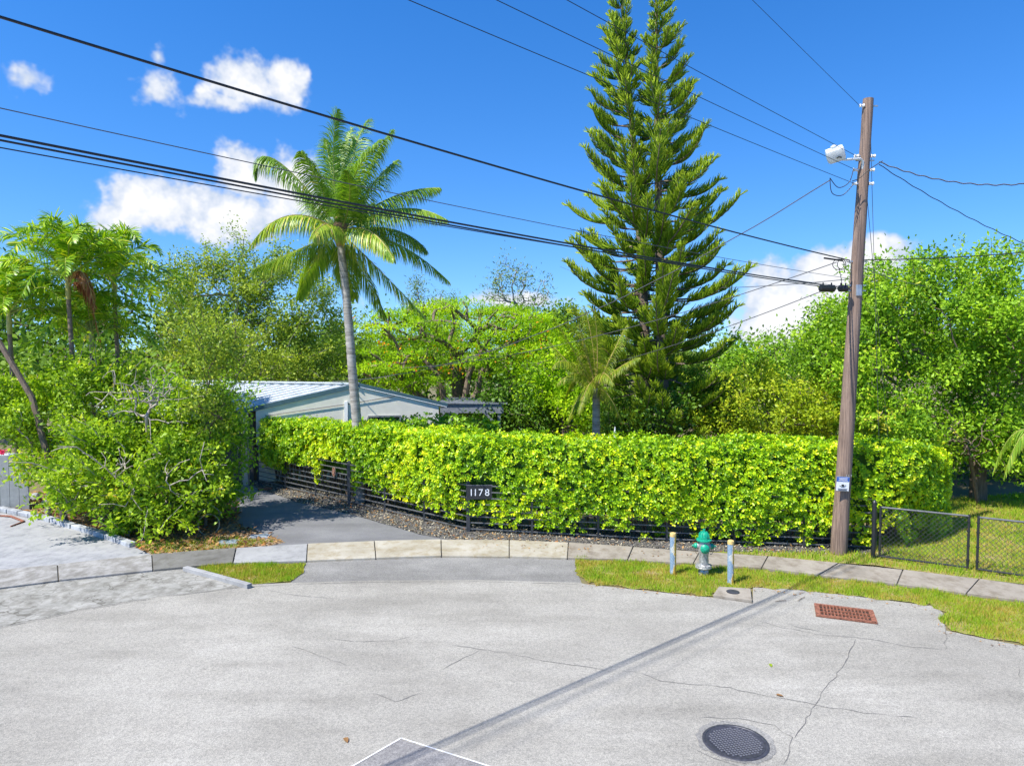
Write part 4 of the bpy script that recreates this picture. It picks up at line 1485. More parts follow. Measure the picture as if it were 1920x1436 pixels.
# heavy visible limbs of the poinciana
m = MB()
for path in ([(830, 800), (832, 745), (820, 700), (790, 670)], [(865, 800), (872, 745), (880, 700), (905, 655), (930, 615)], [(862, 800), (895, 735), (902, 700), (925, 660), (960, 640)], [(850, 790), (790, 745), (752, 715), (735, 690)], [(880, 800), (905, 765), (930, 755), (945, 765)]):
    q = [P(x, y, 29.5) - pr.location for x, y in path]
    m.tube(q, [.17 * (1 - .6 * i / (len(q) - 1)) for i in range(len(q))], 8)
m.build('limbs', M_bark, pr, smooth=True)
for i, (px_, py_, Y, lab) in enumerate(((6, 845, 17.2, 'pink hibiscus bloom at the left edge beside the grey boards'), (108, 910, 16.6, 'small pink bloom low in the kerbside shrub'))):
    p = P(px_, py_, Y)
    V, Fc, tt = clump_leaves(np.array([[0, 0, 0.]]), 12, .018, .11 if i == 0 else .08, up=.5, wr=.8)
    o = link('hibiscus_flower', npmesh('hibiscus_flower', V, Fc, 4, M_pink, tt))
    o.location = p
    tag(o, lab, 'flower')

# ------------------------------------------------------------------ house
WL, WR = Vector((-8.68, 23.4, 0)), Vector((-2.62, 24.7, 0))
fd = (WR - WL).normalized()
fn = Vector((fd.y, -fd.x, 0))                  # towards the street
WA = WL + (WR - WL) * .551
A = Vector((WA.x, WA.y, P(672, 721, WA.y).z))
B = WL + (WR - WL) * -.2115
B.z = P(400, 782, B.y).z
E = WL + (WR - WL) * 1.05
E.z = P(840, 759, E.y).z
u = Vector((-7.6, 2.05, 0)).normalized()
house = empty('house', WL)
tag(house, 'low grey-green stuccoed house with white metal gable roof', 'house')
W0 = WL.copy()


def rel(v):
    return Vector(v) - W0


inset = -fn * .01
sl_l = (A.z - B.z) / (Vector((A.x - B.x, A.y - B.y, 0)).length)
zWL = A.z - sl_l * (WA - WL).length - .06
sl_r = (A.z - E.z) / (Vector((E.x - A.x, E.y - A.y, 0)).length)
zWR = A.z - sl_r * (WR - WA).length - .06
SP = WL + (WR - WL) * .50                      # corner bead on the gable
m = MB()


def wallpoly(m, base_pts, tops, th=.2):
    k = len(base_pts)
    fr = [rel(p + inset) for p in base_pts] + [rel(Vector((p.x, p.y, t_)) + inset) for p, t_ in list(zip(base_pts, tops))[::-1]]
    bk = [q - fn * th for q in fr]
    n = len(fr)
    m.add(fr + bk, [tuple(range(n)), tuple(range(n, 2 * n))[::-1]] + [(i, (i + 1) % n, n + (i + 1) % n, n + i) for i in range(n)])


wallpoly(m, [WL, WA, WR], [zWL, A.z - .06, zWR])
m.build('gable_wall', M_wall, house)
m = MB()
q = rel(WL + (WR - WL) * .481 + inset + fn * .03)
m.box(q + Vector((0, 0, 1.45)), (.12, .06, 2.5))
m.build('downpipe', M_signw, house)
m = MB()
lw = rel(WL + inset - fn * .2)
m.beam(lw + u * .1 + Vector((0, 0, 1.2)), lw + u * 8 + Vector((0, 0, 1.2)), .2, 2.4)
m.build('carport_wall', M_carport_shade, house)  # wall coloured dark to paint the shade inside the open carport
for s0, s1, z0, z1 in ((.13, .36, 1.4, 2.04), (.60, .78, 1.4, 2.16)):
    w = MB()
    a, b_ = rel(WL + (WR - WL) * s0 + inset + fn * .012), rel(WL + (WR - WL) * s1 + inset + fn * .012)
    w.beam(a + Vector((0, 0, (z0 + z1) / 2)), b_ + Vector((0, 0, (z0 + z1) / 2)), .04, z1 - z0)
    wo_ = w.build('window', M_window, house)
    fr = MB()
    for zz in (z0, z1):
        fr.beam(a + Vector((0, 0, zz)) + fn * .02, b_ + Vector((0, 0, zz)) + fn * .02, .07, .06)
    mid = (a + b_) / 2
    for pnt in (a, mid, b_):
        fr.box(pnt + fn * .025 + Vector((0, 0, (z0 + z1) / 2)), (.05, .05, z1 - z0 - .06))
    fr.build('frame', M_nfence, wo_)


def slab(m, quad, th):
    q = [rel(p) for p in quad]
    nr = (q[1] - q[0]).cross(q[3] - q[0]).normalized()
    if nr.z < 0:
        nr = -nr
    m.add(q + [p - nr * th for p in q], [(0, 1, 2, 3), (7, 6, 5, 4)] + [(i, (i + 1) % 4, 4 + (i + 1) % 4, 4 + i) for i in range(4)])
    return nr


m = MB()
LN = 9.0
nl = slab(m, [A, B, B + u * LN, A + u * LN], .09)
ro = m.build('roof_slope', M_roof, house)
m = MB()
slab(m, [A, E, E + u * LN, A + u * LN], .09)
m.build('roof_slope', M_roof, house)
sm = None
dAB = B - A
for k in range(22):
    s = MB()
    a = rel(A + u * (.25 + k * .4)) + nl * .02
    s.beam(a, a + dAB, .035, .05)
    s.build('roof_seam', M_roof, ro)
m = MB()
m.beam(rel(A) - Vector((0, 0, .02)), rel(B) - Vector((0, 0, .02)), .06, .15)
m.build('fascia', M_fascia, house)
m = MB()
m.beam(rel(A) - Vector((0, 0, .021)), rel(E) - Vector((0, 0, .021)), .058, .15)
m.build('fascia', M_fascia, house)
m = MB()
m.beam(rel(A) + Vector((0, 0, .04)), rel(A + u * LN) + Vector((0, 0, .04)), .22, .05)
m.build('ridge_cap', M_roof, house)
m = MB()
m.beam(rel(B) - Vector((0, 0, .05)), rel(B + u * LN) - Vector((0, 0, .05)), .1, .14)
m.build('eave_beam', M_fascia, house)
pp = P(462, 900, 22.9)
m = MB()
m.box(rel(Vector((pp.x, pp.y, 1.2))), (.16, .16, 2.4))
m.build('carport_post', M_post, house)
m = MB()
m.box(rel(Vector((pp.x - .2, pp.y + .35, 1.2))), (.12, .12, 2.35))
m.build('carport_post', M_post, house)
m = MB()
m.box(rel(Vector((pp.x + .02, pp.y - .12, 1.25))), (.2, .1, .34))
m.build('meter_box', M_galv, house, bevel=.01)
# cable down the gable
m = MB()
m.tube([rel(WL + (WR - WL) * s_ + inset + fn * .03) + Vector((0, 0, z_)) for s_, z_ in ((.05, 2.25), (.25, 2.42), (.5, 2.62), (.75, 2.86))], .012, 5)
m.build('wall_cable', M_cable_g, house)

# pergola
PG = empty('pergola', P(880, 900, 26.6).xy.to_3d())
tag(PG, 'dark grey timber pergola at the right end of the house', 'pergola')
p0 = Vector(PG.location)
zt = P(880, 768, 26.4).z
lft, rgt = P(826, 768, 26.5), P(944, 765, 26.2)
lft.z = rgt.z = zt
for dy in (0, 2.6):
    m = MB()
    m.beam(lft + Vector((0, dy, .05)) - p0, rgt + Vector((0, dy, .05)) - p0, .07, .34)
    m.build('beam', M_timber, PG)
for i in range(8):
    m = MB()
    x = lft.lerp(rgt, (i + .5) / 8)
    m.beam(x + Vector((0, .04, .12)) - p0, x + Vector((0, 2.9, .17)) - p0, .05, .12)
    m.build('rafter', M_timber, PG)
for i in range(9):
    m = MB()
    m.beam(lft + Vector((-.1, -.05 + i * .34, .25)) - p0, rgt + Vector((.15, -.05 + i * .34, .25)) - p0, .1, .035)
    m.build('batten', M_timber, PG)
for xx, sg in ((P(936, 770, 26.2).x, -1), (P(832, 770, 26.5).x, 1)):
    for dy in (0, 2.6):
        m = MB()
        m.beam(Vector((xx, rgt.y + dy + .09, 0)) - p0, Vector((xx, rgt.y + dy + .09, zt)) - p0, .12, .12)
        m.build('post', M_timber, PG)
        m = MB()
        m.beam(Vector((xx + sg * .05, rgt.y + dy + .09, zt - .62)) - p0, Vector((xx + sg * .55, rgt.y + dy + .09, zt - .1)) - p0, .07, .09)
        m.build('brace', M_timber, PG)

# grey board fence of the neighbour at the left edge
nf_ = empty('board_fence', P(0, 930, 19.3).xy.to_3d())
tag(nf_, 'grey vertical board fence at the left edge behind the shrubs', 'fence')
p0 = Vector(nf_.location)
bmsh = None
for i in range(16):
    x = P(45, 900, 19.3).x - i * .27
    m = MB()
    m.box(Vector((x, 19.3 + .0, .78)) - p0, (.262, .035, 1.56))
    m.build('board', M_nfence, nf_, bevel=.006)
m = MB()
m.box(Vector((P(45, 900, 19.3).x - 2.1, 19.34, 1.58)) - p0, (4.5, .1, .06))
m.build('cap_rail', M_signw, nf_)
m = MB()
# low block border of the neighbour's drive
bb = empty('block_border', G(130, 990))
tag(bb, 'low line of weathered grey blocks edging the left driveway', 'border')
p0 = Vector(bb.location)
path = gp((-60, 945), (0, 958), (60, 970), (120, 985), (180, 1003), (225, 1017), (252, 1027))
for i in range(len(path) - 1):
    a, b_ = path[i], path[i + 1]
    n = max(1, int((b_ - a).length / .42))
    for k in range(n):
        c, d = a.lerp(b_, k / n), a.lerp(b_, (k + .93) / n)
        m = MB()
        j = random.uniform(-.02, .02)
        m.beam(c - p0 + Vector((0, j, .06)), d - p0 + Vector((0, j + random.uniform(-.02, .02), .06)), .17, .13 + random.uniform(-.02, .02))
        m.build('block', M_block, bb, bevel=.02)
# stones at the bed
for i, (px_, py_, lab) in enumerate(((62, 940, 'pale rough stone by the grey board fence'), (95, 948, 'rough stone at the foot of the left shrub, nearer of two'))):
    p = G(px_, py_)
    me = bpy.data.meshes.new('stone')
    bm = bmesh.new()
    bmesh.ops.create_icosphere(bm, subdivisions=3, radius=.22)
    for v in bm.verts:
        v.co *= 1 + .22 * math.sin(v.co.x * 17 + i) * math.cos(v.co.y * 13) + random.uniform(-.03, .03)
        v.co.z *= .65
    bm.to_mesh(me)
    bm.free()
    me.materials.append(M_block)
    o = link('stone', me)
    o.location = p + Vector((0, 0, .1))
    tag(o, lab, 'stone')

# ------------------------------------------------------------------ rail fence
RF = empty('rail_fence', fence_pts[0])
tag(RF, 'low black fence of thin horizontal rails along the driveway and hedge', 'fence')
f0 = Vector(RF.location)
FH = 1.22
for i in range(len(fence_pts) - 1):
    a, b_ = fence_pts[i], fence_pts[i + 1]
    L = (b_ - a).length
    npan = max(1, round(L / 1.75))
    d = (b_ - a).normalized()
    for k in range(npan):
        c = a + (b_ - a) * (k / npan)
        e = a + (b_ - a) * ((k + 1) / npan)
        for r_ in range(8):
            z = .10 + r_ * (FH - .14) / 7
            m = MB()
            m.beam(c + d * .03 - f0 + Vector((0, 0, z)), e - d * .03 - f0 + Vector((0, 0, z)), .025, .026)
            m.build('rail', M_rail, RF)
        m = MB()
        big = (i in (1, 2) and k == 0)
        w = .09 if big else .05
        m.box(c - f0 + Vector((0, 0, (FH + .06) / 2)), (w, w, FH + .06))
        m.build('post', M_iron, RF)
m = MB()
m.box(fence_pts[-1] - f0 + Vector((0, 0, .64)), (.05, .05, 1.28))
m.build('post', M_iron, RF)


def text_mesh(body, size, mat, parent, M, name='lettering', ext=.004, align='CENTER'):
    cu = bpy.data.curves.new(name, 'FONT')
    cu.body = body
    cu.size = size
    cu.extrude = ext
    cu.align_x = align
    cu.align_y = 'CENTER'
    tmp = bpy.data.objects.new(name, cu)
    COL.objects.link(tmp)
    dg = bpy.context.evaluated_depsgraph_get()
    me = bpy.data.meshes.new_from_object(tmp.evaluated_get(dg))
    bpy.data.objects.remove(tmp)
    me.materials.clear()
    me.materials.append(mat)
    o = link(name, me, parent)
    o.matrix_local = M
    return o


# house number plate on the fence
c = P(899, 922, 16.86)
NP = empty('house_number_plate', c)
tag(NP, 'black house number plate with pale numerals on the rail fence', 'sign')
m = MB()
m.box((0, 0, 0), (.62, .02, .36))
m.build('plate', M_gatepost, NP)
for x_, ch in ((-.20, '1'), (-.10, '1'), (.03, '7'), (.19, '8')):
    text_mesh(ch, .24, M_signw, NP, Matrix.Translation((x_, -.016, -.02)) @ Matrix.Rotation(math.pi / 2, 4, 'X'), 'numeral')
m = MB()
for zz in (.165,):
    m.box((0, -.013, zz), (.64, .012, .02))
m.build('top_rail', M_rail, NP)
NP.rotation_euler = (0, 0, .02)
# oval plaque
c = G(628, 940)
c2 = P(626, 884, c.y - .05)
OP = empty('oval_plaque', c2)
tag(OP, 'small oval copper plaque hung on the driveway fence', 'plaque')
dirv = (fence_pts[1] - fence_pts[0]).normalized()
OP.rotation_euler = (0, 0, math.atan2(dirv.y, dirv.x))
m = MB()
rt = Matrix.Rotation(math.pi / 2, 3, 'X')
V_, F_ = path_tube([Vector((.075 * math.cos(a_), 0, .13 * math.sin(a_))) for a_ in np.linspace(0, 2 * math.pi, 25)], .012, 5)
m.add(V_, F_)
m.build('rim', M_copper, OP)
m = MB()
m.lathe([(.07, 0), (.072, .004), (.072, .008), (.068, .012)], 20, M=Matrix.Scale(1.75, 3, Vector((0, 0, 1))) @ rt)
m.build('disc', M_rust, OP)
for z_ in (.05, 0, -.05):
    m = MB()
    m.box((0, -.016, z_), (.09, .006, .018))
    m.build('relief_bar', M_copper, OP)

# chain link gates
gate_pts = [G(1637, 1049), G(1817, 1073), G(1828, 1075), G(2010, 1101)]


def chain_gate(label, a, b_, h, post_a):
    root = empty('chain_link_gate', a)
    tag(root, label, 'gate', 'chain link gates')
    d = (b_ - a)
    L = d.length
    root.rotation_euler = (0, 0, math.atan2(d.y, d.x))
    x0 = .12 if post_a else .03
    x1 = L - .03
    if post_a:
        m = MB()
        m.lathe([(.045, 0), (.045, h + .08), (.05, h + .085), (.03, h + .13), (.005, h + .15)], 12)
        m.build('post', M_gatepost, root, smooth=True)
    for xx in (x0, x1):
        m = MB()
        m.tube([(xx, 0, .08), (xx, 0, h + .03)], .024, 8)
        m.build('upright', M_gatepost, root, smooth=True)
    for zz in (.1, h):
        m = MB()
        m.tube([(x0, 0, zz), (x1, 0, zz)], .021, 8)
        m.build('rail', M_rail if zz > .5 else M_gatepost, root, smooth=True)
    for zz in (.25, .55, .85, 1.05):
        m = MB()
        for xx in (x0, x1):
            m.lathe([(.028, -.012), (.034, -.012), (.034, .012), (.028, .012)], 10, (xx, 0, zz))
        m.build('clip', M_gatepost, root)
    segs = []
    st = .098
    z0, z1 = .1, h
    H = z1 - z0
    k = x0 - H
    while k < x1:
        for sgn in (1, -1):
            xa, xb = (k, k + H) if sgn > 0 else (k + H, k)
            za, zb = z0, z1
            pa_, pb_ = [xa, za], [xb, zb]
            lo, hi = (pa_, pb_) if pa_[0] < pb_[0] else (pb_, pa_)
            sl = (hi[1] - lo[1]) / (hi[0] - lo[0])
            if lo[0] < x0:
                lo = [x0, lo[1] + sl * (x0 - lo[0])]
            if hi[0] > x1:
                hi = [x1, hi[1] - sl * (hi[0] - x1)]
            if hi[0] - lo[0] > .01:
                yy = .003 * sgn
                segs.append(((lo[0], yy, lo[1]), (hi[0], yy, hi[1]), .0035, .0035))
        k += st
    o = tubes_obj('wire_mesh', segs, M_mesh, root, 4)
    tag(o, kind='stuff')
    return root


chain_gate('left chain link gate leaf hung on the thick post by the hedge', gate_pts[0], gate_pts[1], 1.16, True)
chain_gate('right chain link gate leaf cut by the edge of the photo', gate_pts[2], gate_pts[3], 1.16, False)

# ------------------------------------------------------------------ utility pole, lamp, cables
ub = G(1572, 1040)
ut = P(1628, 186, ub.y + .1)
UP_ = empty('utility_pole', ub)
tag(UP_, 'tall leaning brown timber utility pole in front of the hedge', 'pole')
ax_ = ut - ub


def on_pole(py):
    """a spot on the pole axis at that height of the photograph"""
    z = P(1600, py, ub.y).z
    return ub + ax_ * (z / ax_.z)


m = MB()
n = 30
m.tube([ax_ * (i / n) - Vector((0, 0, .1 if i == 0 else 0)) for i in range(n + 1)], [.175 - .07 * i / n + random.uniform(-.003, .003) for i in range(n + 1)], 18)
m.build('shaft', M_pole, UP_, smooth=True)
for py in (197, 292, 300, 318, 344, 490, 535, 545):
    c = on_pole(py) - ub
    m = MB()
    m.beam(c + Vector((-.20, -.03, 0)), c + Vector((.20, -.03, 0)), .025, .025)
    m.build('through_bolt', M_galv, UP_)
for py in (292, 318, 344, 197):
    c = on_pole(py) - ub
    for x_ in ((-.20, .16) if py != 197 else (-.15,)):
        m = MB()
        m.lathe([(.02, -.05), (.04, -.04), (.022, 0), (.04, .04), (.02, .05)], 10, c + Vector((x_, -.05, 0)), Matrix.Rotation(math.pi / 2, 3, 'Y'))
        m.build('insulator', M_ceram, UP_, smooth=True)
m = MB()
c = on_pole(545) - ub
m.box(c + Vector((0, -.13, 0)), (.12, .05, .24))
m.build('bracket', M_galv, UP_, bevel=.01)
c = on_pole(895) - ub
for dx in (-.05, .05, 0):
    m = MB()
    m.lathe([(.012, 0), (.012, .03)], 8, c + Vector((dx + .03, -.18, .06)))
    m.build('tack', M_galv, UP_)

# street lamp on the pole
lc = on_pole(303)
SL = empty('street_lamp', lc)
tag(SL, 'white square street lamp on a curved arm near the pole top', 'lamp')
tip = P(1568, 292, ub.y - .15) - lc
m = MB()
m.tube([Vector((-.06, -.06, -.22)), Vector((-.08, -.1, .0)), Vector((-.14, -.12, .05)), tip + Vector((.25, .05, -.07)), tip + Vector((-.05, 0, -.08))], .026, 8)
m.build('arm', M_lamp, SL, smooth=True)
m = MB()
m.box((0, 0, 0), (.36, .34, .26))
hd = m.build('lamp_head', M_lamp, SL, smooth=True, bevel=.05)
hd.location = tip + Vector((-.02, 0, .03))
hd.rotation_euler = (R(28), R(-14), R(-25))
m = MB()
m.lathe([(.03, -.02), (.06, -.015), (.06, .05), (.02, .07)], 10, (0, 0, .13))
m.build('photocell', M_lamp, hd, smooth=True)
m = MB()
m.box((0, 0, -.137), (.28, .27, .012))
m.build('lens', M_ceram, hd)
m = MB()
m.tube([(.0, -.18, -.05), (.04, -.22, -.02), (.09, -.2, -.06)], .012, 5)
m.build('cable_loop', M_black, hd)

# security sign on the pole
sc_ = on_pole(907)
SG = empty('security_sign', P(1580, 907, ub.y - .21))
tag(SG, 'small blue and white security camera sign fixed to the utility pole', 'sign')
SG.rotation_euler = (0, R(3.0), 0)
m = MB()
m.box((0, 0, 0), (.29, .012, .325))
m.build('plate', M_galv, SG, bevel=.004)
m = MB()
m.box((0, -.008, -.052), (.27, .006, .195))
m.build('white_field', M_signw, SG)
m = MB()
m.box((0, -.008, .1), (.27, .006, .10))
m.build('blue_band', M_blue, SG)
for i, (z_, w_) in enumerate(((.125, .2), (.098, .17), (.074, .2))):
    m = MB()
    m.box((0, -.0135, z_), (w_, .003, .011))
    m.build('text_line', M_signw, SG)
for z_, w_ in ((-.105, .22), (-.125, .18), (-.142, .2)):
    m = MB()
    m.box((0, -.0135, z_), (w_, .003, .009))
    m.build('text_line', M_cable_g, SG)
m = MB()
m.lathe([(.035, 0), (.036, .002), (.033, .004)], 16, (0, -.0115, -.03), Matrix.Scale(.62, 3, Vector((0, 0, 1))) @ Matrix.Rotation(math.pi / 2, 3, 'X'))
m.build('eye_mark', M_black, SG)
m = MB()
m.tube([(-.07, -.0135, -.04), (-.03, -.0135, -.062), (.03, -.0135, -.062), (.065, -.0135, -.02)], .006, 4)
m.build('eye_mark', M_black, SG)

WD = Vector((-6.5, -5.4, 0))


def cable(name, label, pts, r, mat=M_black, group='overhead cables'):
    o0 = Vector(pts[0])
    m = MB()
    m.tube([Vector(p) - o0 for p in pts], r, 5)
    o = m.build(name, mat, smooth=True)
    o.location = o0
    tag(o, label, 'cable', group)
    return o


def street_cable(label, py0, obs, r, off=(-.2, -.05), sag=.12, tmax=4.2, lat=0.0, mat=M_black):
    """leaves the pole at photo height py0, runs along the street over the viewer's left shoulder through the seen point obs"""
    a = on_pole(py0) + Vector((off[0], off[1], 0))
    ux = (obs[0] - 960) / F
    # horizontal position where the run crosses the bearing of obs (pitch is small; iterate)
    t_ = (a.x - ux * a.y) / (-WD.x + ux * WD.y)
    for _ in range(4):
        d = ray(*obs)
        t_ = (a.x - d.x / d.y * a.y) / (-WD.x + d.x / d.y * WD.y)
    y = a.y + WD.y * t_
    z = P(obs[0], obs[1], y).z
    k = (z - a.z - sag * t_ * t_) / t_
    pts = []
    for i in range(41):
        t2 = tmax * i / 40
        pts.append(a + WD * t2 + Vector((0, 0, k * t2 + sag * t2 * t2)))
    return cable('overhead_cable', label, pts, r, mat)


street_cable('thick black cable crossing the sky from the upper left corner to the pole', 488, (0, 32), .0135, sag=.13)
street_cable('thick bundled cable below it passing across the coconut crown, upper strand', 541, (0, 254), .0125, (-.2, -.05), sag=.10)
street_cable('thick bundled cable passing across the coconut crown, lower strand', 544, (0, 263), .010, (-.2, -.06), sag=.10)
street_cable('thin cable above the bundled cable, meeting the left edge', 522, (0, 203), .005, sag=.12, mat=M_cable_g)
street_cable('thin cable just under the bundled cable at the left edge', 538, (0, 277), .006, sag=.10)
street_cable('upper power wire leaving the top edge nearest the pole lamp', 292, (1062, 0), .0055, sag=.05)
street_cable('middle power wire passing behind the lamp to the top edge', 318, (930, 0), .0055, sag=.05)
street_cable('lowest of the three power wires crossing the twin pine', 344, (765, 0), .0055, sag=.05)
street_cable('thin wire from the very top of the pole', 197, (1410, 0), .0045, sag=.03)


def span(label, a, b_, sag, r, mat=M_black, n=24, twist=0.0):
    a, b_ = Vector(a), Vector(b_)
    pts = []
    for i in range(n + 1):
        t_ = i / n
        p = a.lerp(b_, t_) - Vector((0, 0, 4 * sag * t_ * (1 - t_)))
        if twist:
            p += Vector((0, 0, twist * math.sin(i * 1.4)))
        pts.append(p)
    return cable('overhead_cable', label, pts, r, mat)


span('twisted service cable from the pole to the upper right edge', on_pole(303) + Vector((.3, -.05, 0)), P(2060, 322, 12.5), .35, .012, M_black, 60, .012)
span('service cable dropping from the pole to the right edge', on_pole(308) + Vector((.3, -.05, 0)), P(2080, 512, 17), .25, .009, M_black, 60, .01)
span('cable running level right from the pole over the treetops', on_pole(488) + Vector((.1, -.1, 0)), P(2100, 452, 16.5), .1, .011)
span('service drop running from the pole towards the house roof in front of the pine', on_pole(338) + Vector((-.75, -.1, 0)), A + u * 1.0 + Vector((0, 0, .1)), 1.0, .012, M_cable_g, 40, .008)
span('lower drop wire from the cable junction towards the garden', on_pole(492) + Vector((-.5, -.1, 0)), P(660, 690, 30), .7, .010, M_cable_g, 30)
span('lowest drop wire from the splice case behind the pine', on_pole(545) + Vector((-.75, -.1, 0)), P(900, 720, 32), .5, .010, M_cable_g, 30)
span('thin dotted cable leaving left behind the pine', on_pole(522) + Vector((-.1, .1, 0)), P(1050, 500, 40), .6, .009, M_cable_g, 30)
span('short cable running right from the junction into the leaves', on_pole(490) + Vector((-.3, -.1, 0)), P(1760, 540, 20), .1, .009, M_cable_g)
span('inner thin guy wire falling beside the pole', on_pole(250) + Vector((.1, 0, 0)), P(1650, 900, 17.5), 0.0, .006, M_cable_g)
span('outer thin guy wire falling beside the pole', on_pole(360) + Vector((.1, 0, 0)), P(1672, 900, 18.5), 0.0, .006, M_cable_g)
# jumpers and splice cases
pj = on_pole(344)
m = MB()
for pth in (((1556, 334), (1560, 362), (1580, 366), (1600, 346)), ((1556, 334), (1572, 352), (1592, 342), (1600, 318)), ((1598, 340), (1612, 334), (1630, 318), (1655, 302))):
    q = [P(x, y, ub.y - .2) - pj for x, y in pth]
    fine = []
    for i in range(len(q) - 1):
        p_1 = q[max(0, i - 1)]
        p2 = q[min(len(q) - 1, i + 2)]
        for k in range(6):
            t_ = k / 6
            a_, b2 = q[i], q[i + 1]
            fine.append(.5 * ((2 * a_) + (b2 - p_1) * t_ + (2 * p_1 - 5 * a_ + 4 * b2 - p2) * t_ ** 2 + (3 * a_ - p_1 - 3 * b2 + p2) * t_ ** 3))
    fine.append(q[-1])
    m.tube(fine, .009, 5)
o = m.build('jumper_loops', M_black, smooth=True)
o.location = pj
tag(o, 'loops of black jumper wire under the street lamp', 'cable')
pj = on_pole(490)
m = MB()
for cx, r_ in ((1572, 11), (1578, 8)):
    q = [P(cx + r_ * math.cos(a_), 496 + 10 * math.sin(a_), ub.y - .15) - pj for a_ in np.linspace(0, 2 * math.pi, 14)]
    m.tube(q, .008, 5)
m.tube([P(1574, 505, ub.y - .15) - pj, P(1580, 540, ub.y - .15) - pj], .007, 5)
m.tube([P(1545, 484, ub.y - .15) - pj, P(1580, 489, ub.y - .15) - pj], .02, 6)
o = m.build('cable_coil', M_black, smooth=True)
o.location = pj
tag(o, 'small coil of slack cable beside the pole', 'cable')
for px_, w_, rr_, lab in ((1551, .30, .075, 'black cylindrical splice case hanging on the bundled cable'), (1581, .17, .07, 'short black splice box next to the pole')):
    c = P(px_, 541, ub.y - .12)
    m = MB()
    m.lathe([(rr_ * .4, -w_ / 2 - .03), (rr_, -w_ / 2), (rr_ * 1.05, -w_ / 4), (rr_, 0), (rr_ * 1.05, w_ / 4), (rr_, w_ / 2), (rr_ * .4, w_ / 2 + .03)], 12, M=Matrix.Rotation(math.pi / 2, 3, 'Y'))
    for x_ in (-w_ * .3, w_ * .3):
        m.box((x_, 0, rr_ + .02), (.02, .03, .06))
    o = m.build('splice_case', M_black, smooth=True)
    o.location = c
    tag(o, lab, 'cable box')

# ------------------------------------------------------------------ hydrant and bollards
hb = G(1319, 1075, .03)
HY = empty('fire_hydrant', hb)
tag(HY, 'silver fire hydrant with green cap and nozzles on the grass strip', 'hydrant')
m = MB()
m.lathe([(.10, -.05), (.10, .07), (.085, .09), (.085, .11)], 24)
m.build('base_pipe', M_silver, HY, smooth=True)
m = MB()
m.lathe([(.09, .10), (.15, .115), (.165, .13), (.165, .15), (.16, .155), (.16, .18), (.12, .19), (.10, .20)], 28)
fl = m.build('flange', M_silver, HY, smooth=True)
for k in range(8):
    b = MB()
    a_ = 2 * math.pi * k / 8
    b.lathe([(.016, 0), (.016, .02)], 6, (.135 * math.cos(a_), .135 * math.sin(a_), .178))
    b.build('bolt', M_silver, fl)
m = MB()
m.lathe([(.098, .19), (.095, .3), (.098, .42), (.112, .48), (.115, .58), (.108, .66), (.10, .68)], 28)
m.build('barrel', M_silver, HY, smooth=True)
m = MB()
m.lathe([(.10, .665), (.15, .672), (.155, .69), (.15, .705), (.11, .715), (.105, .76), (.092, .81), (.06, .85), (.03, .865), (.028, .87), (.026, .91), (.01, .915)], 28)
bo = m.build('bonnet', M_green, HY, smooth=True)
for k in range(8):
    b = MB()
    a_ = 2 * math.pi * k / 8 + .2
    b.tube([(.107 * math.cos(a_), .107 * math.sin(a_), .72), (.094 * math.cos(a_), .094 * math.sin(a_), .81), (.05 * math.cos(a_), .05 * math.sin(a_), .86)], .012, 5)
    b.build('rib', M_green, bo, smooth=True)


def nozzle(ang, r, L, z):
    d = Vector((math.cos(ang), math.sin(ang), 0))
    Mx = d.to_track_quat('Z', 'Y').to_matrix()
    m = MB()
    m.lathe([(r * 1.02, .06), (r * 1.05, .115), (r * 1.12, .118), (r * 1.12, .13)], 20, (0, 0, z), Mx)
    m.build('nozzle_neck', M_silver, HY, smooth=True)
    m = MB()
    m.lathe([(r * 1.1, .128), (r * 1.18, .14), (r * 1.18, .17), (r * .9, .17 + L * .35), (r * .45, .17 + L * .5), (.02, .17 + L * .55), (.018, .17 + L), (.008, .172 + L)], 20, (0, 0, z), Mx)
    m.build('nozzle_cap', M_green, HY, smooth=True)


fa = R(-97)
nozzle(fa, .078, .07, .545)
nozzle(fa + R(96), .05, .065, .56)
nozzle(fa - R(96), .05, .065, .56)
for sg in (-1, 1):
    m = MB()
    a_ = fa + sg * R(96)
    m.tube([Vector((math.cos(a_) * (.19 - .08 * t_ + .0), math.sin(a_) * (.19 - .08 * t_) - .03, .52 - .34 * t_ + .25 * t_ * t_)) for t_ in np.linspace(0, 1, 9)], .007, 5)
    m.build('chain', M_chain, HY)
for px_, py_, hgt, lab in ((1262, 1075, .83, 'flaking blue and yellow bollard left of the hydrant'), (1370, 1092, .83, 'flaking blue and yellow bollard right of the hydrant')):
    b0 = G(px_, py_, .03)
    BO = empty('bollard', b0)
    BO.rotation_euler = (0, R(-.8), random.uniform(-.4, .4))
    tag(BO, lab, 'bollard', 'bollards guarding the hydrant')
    m = MB()
    m.lathe([(.062, -.05), (.062, hgt - .03), (.062, hgt - .029)], 22)
    m.build('pipe', M_bollard, BO, smooth=True)
    m = MB()
    m.lathe([(.064, hgt - .07), (.066, hgt - .03), (.06, hgt - .005), (.04, hgt + .008), (.005, hgt + .012)], 22)
    m.build('concrete_cap', M_bollard_cap, BO, smooth=True)

# meter pad at the kerb
q = gp((1348, 1105), (1407, 1109), (1410, 1131), (1337, 1121))
MP = empty('valve_pad', q[0])
tag(MP, 'small concrete pad with dark round valve cover at the grass edge', 'pad')
m = MB()
m.prism([p - q[0] for p in q], 0, .065)
m.build('pad', M_walk, MP, bevel=.012)
c = G(1374, 1116) - q[0]
m = MB()
m.lathe([(.11, .06), (.12, .074), (.10, .08), (.02, .082)], 20, c)
m.build('valve_cover', M_manhole, MP, smooth=True)

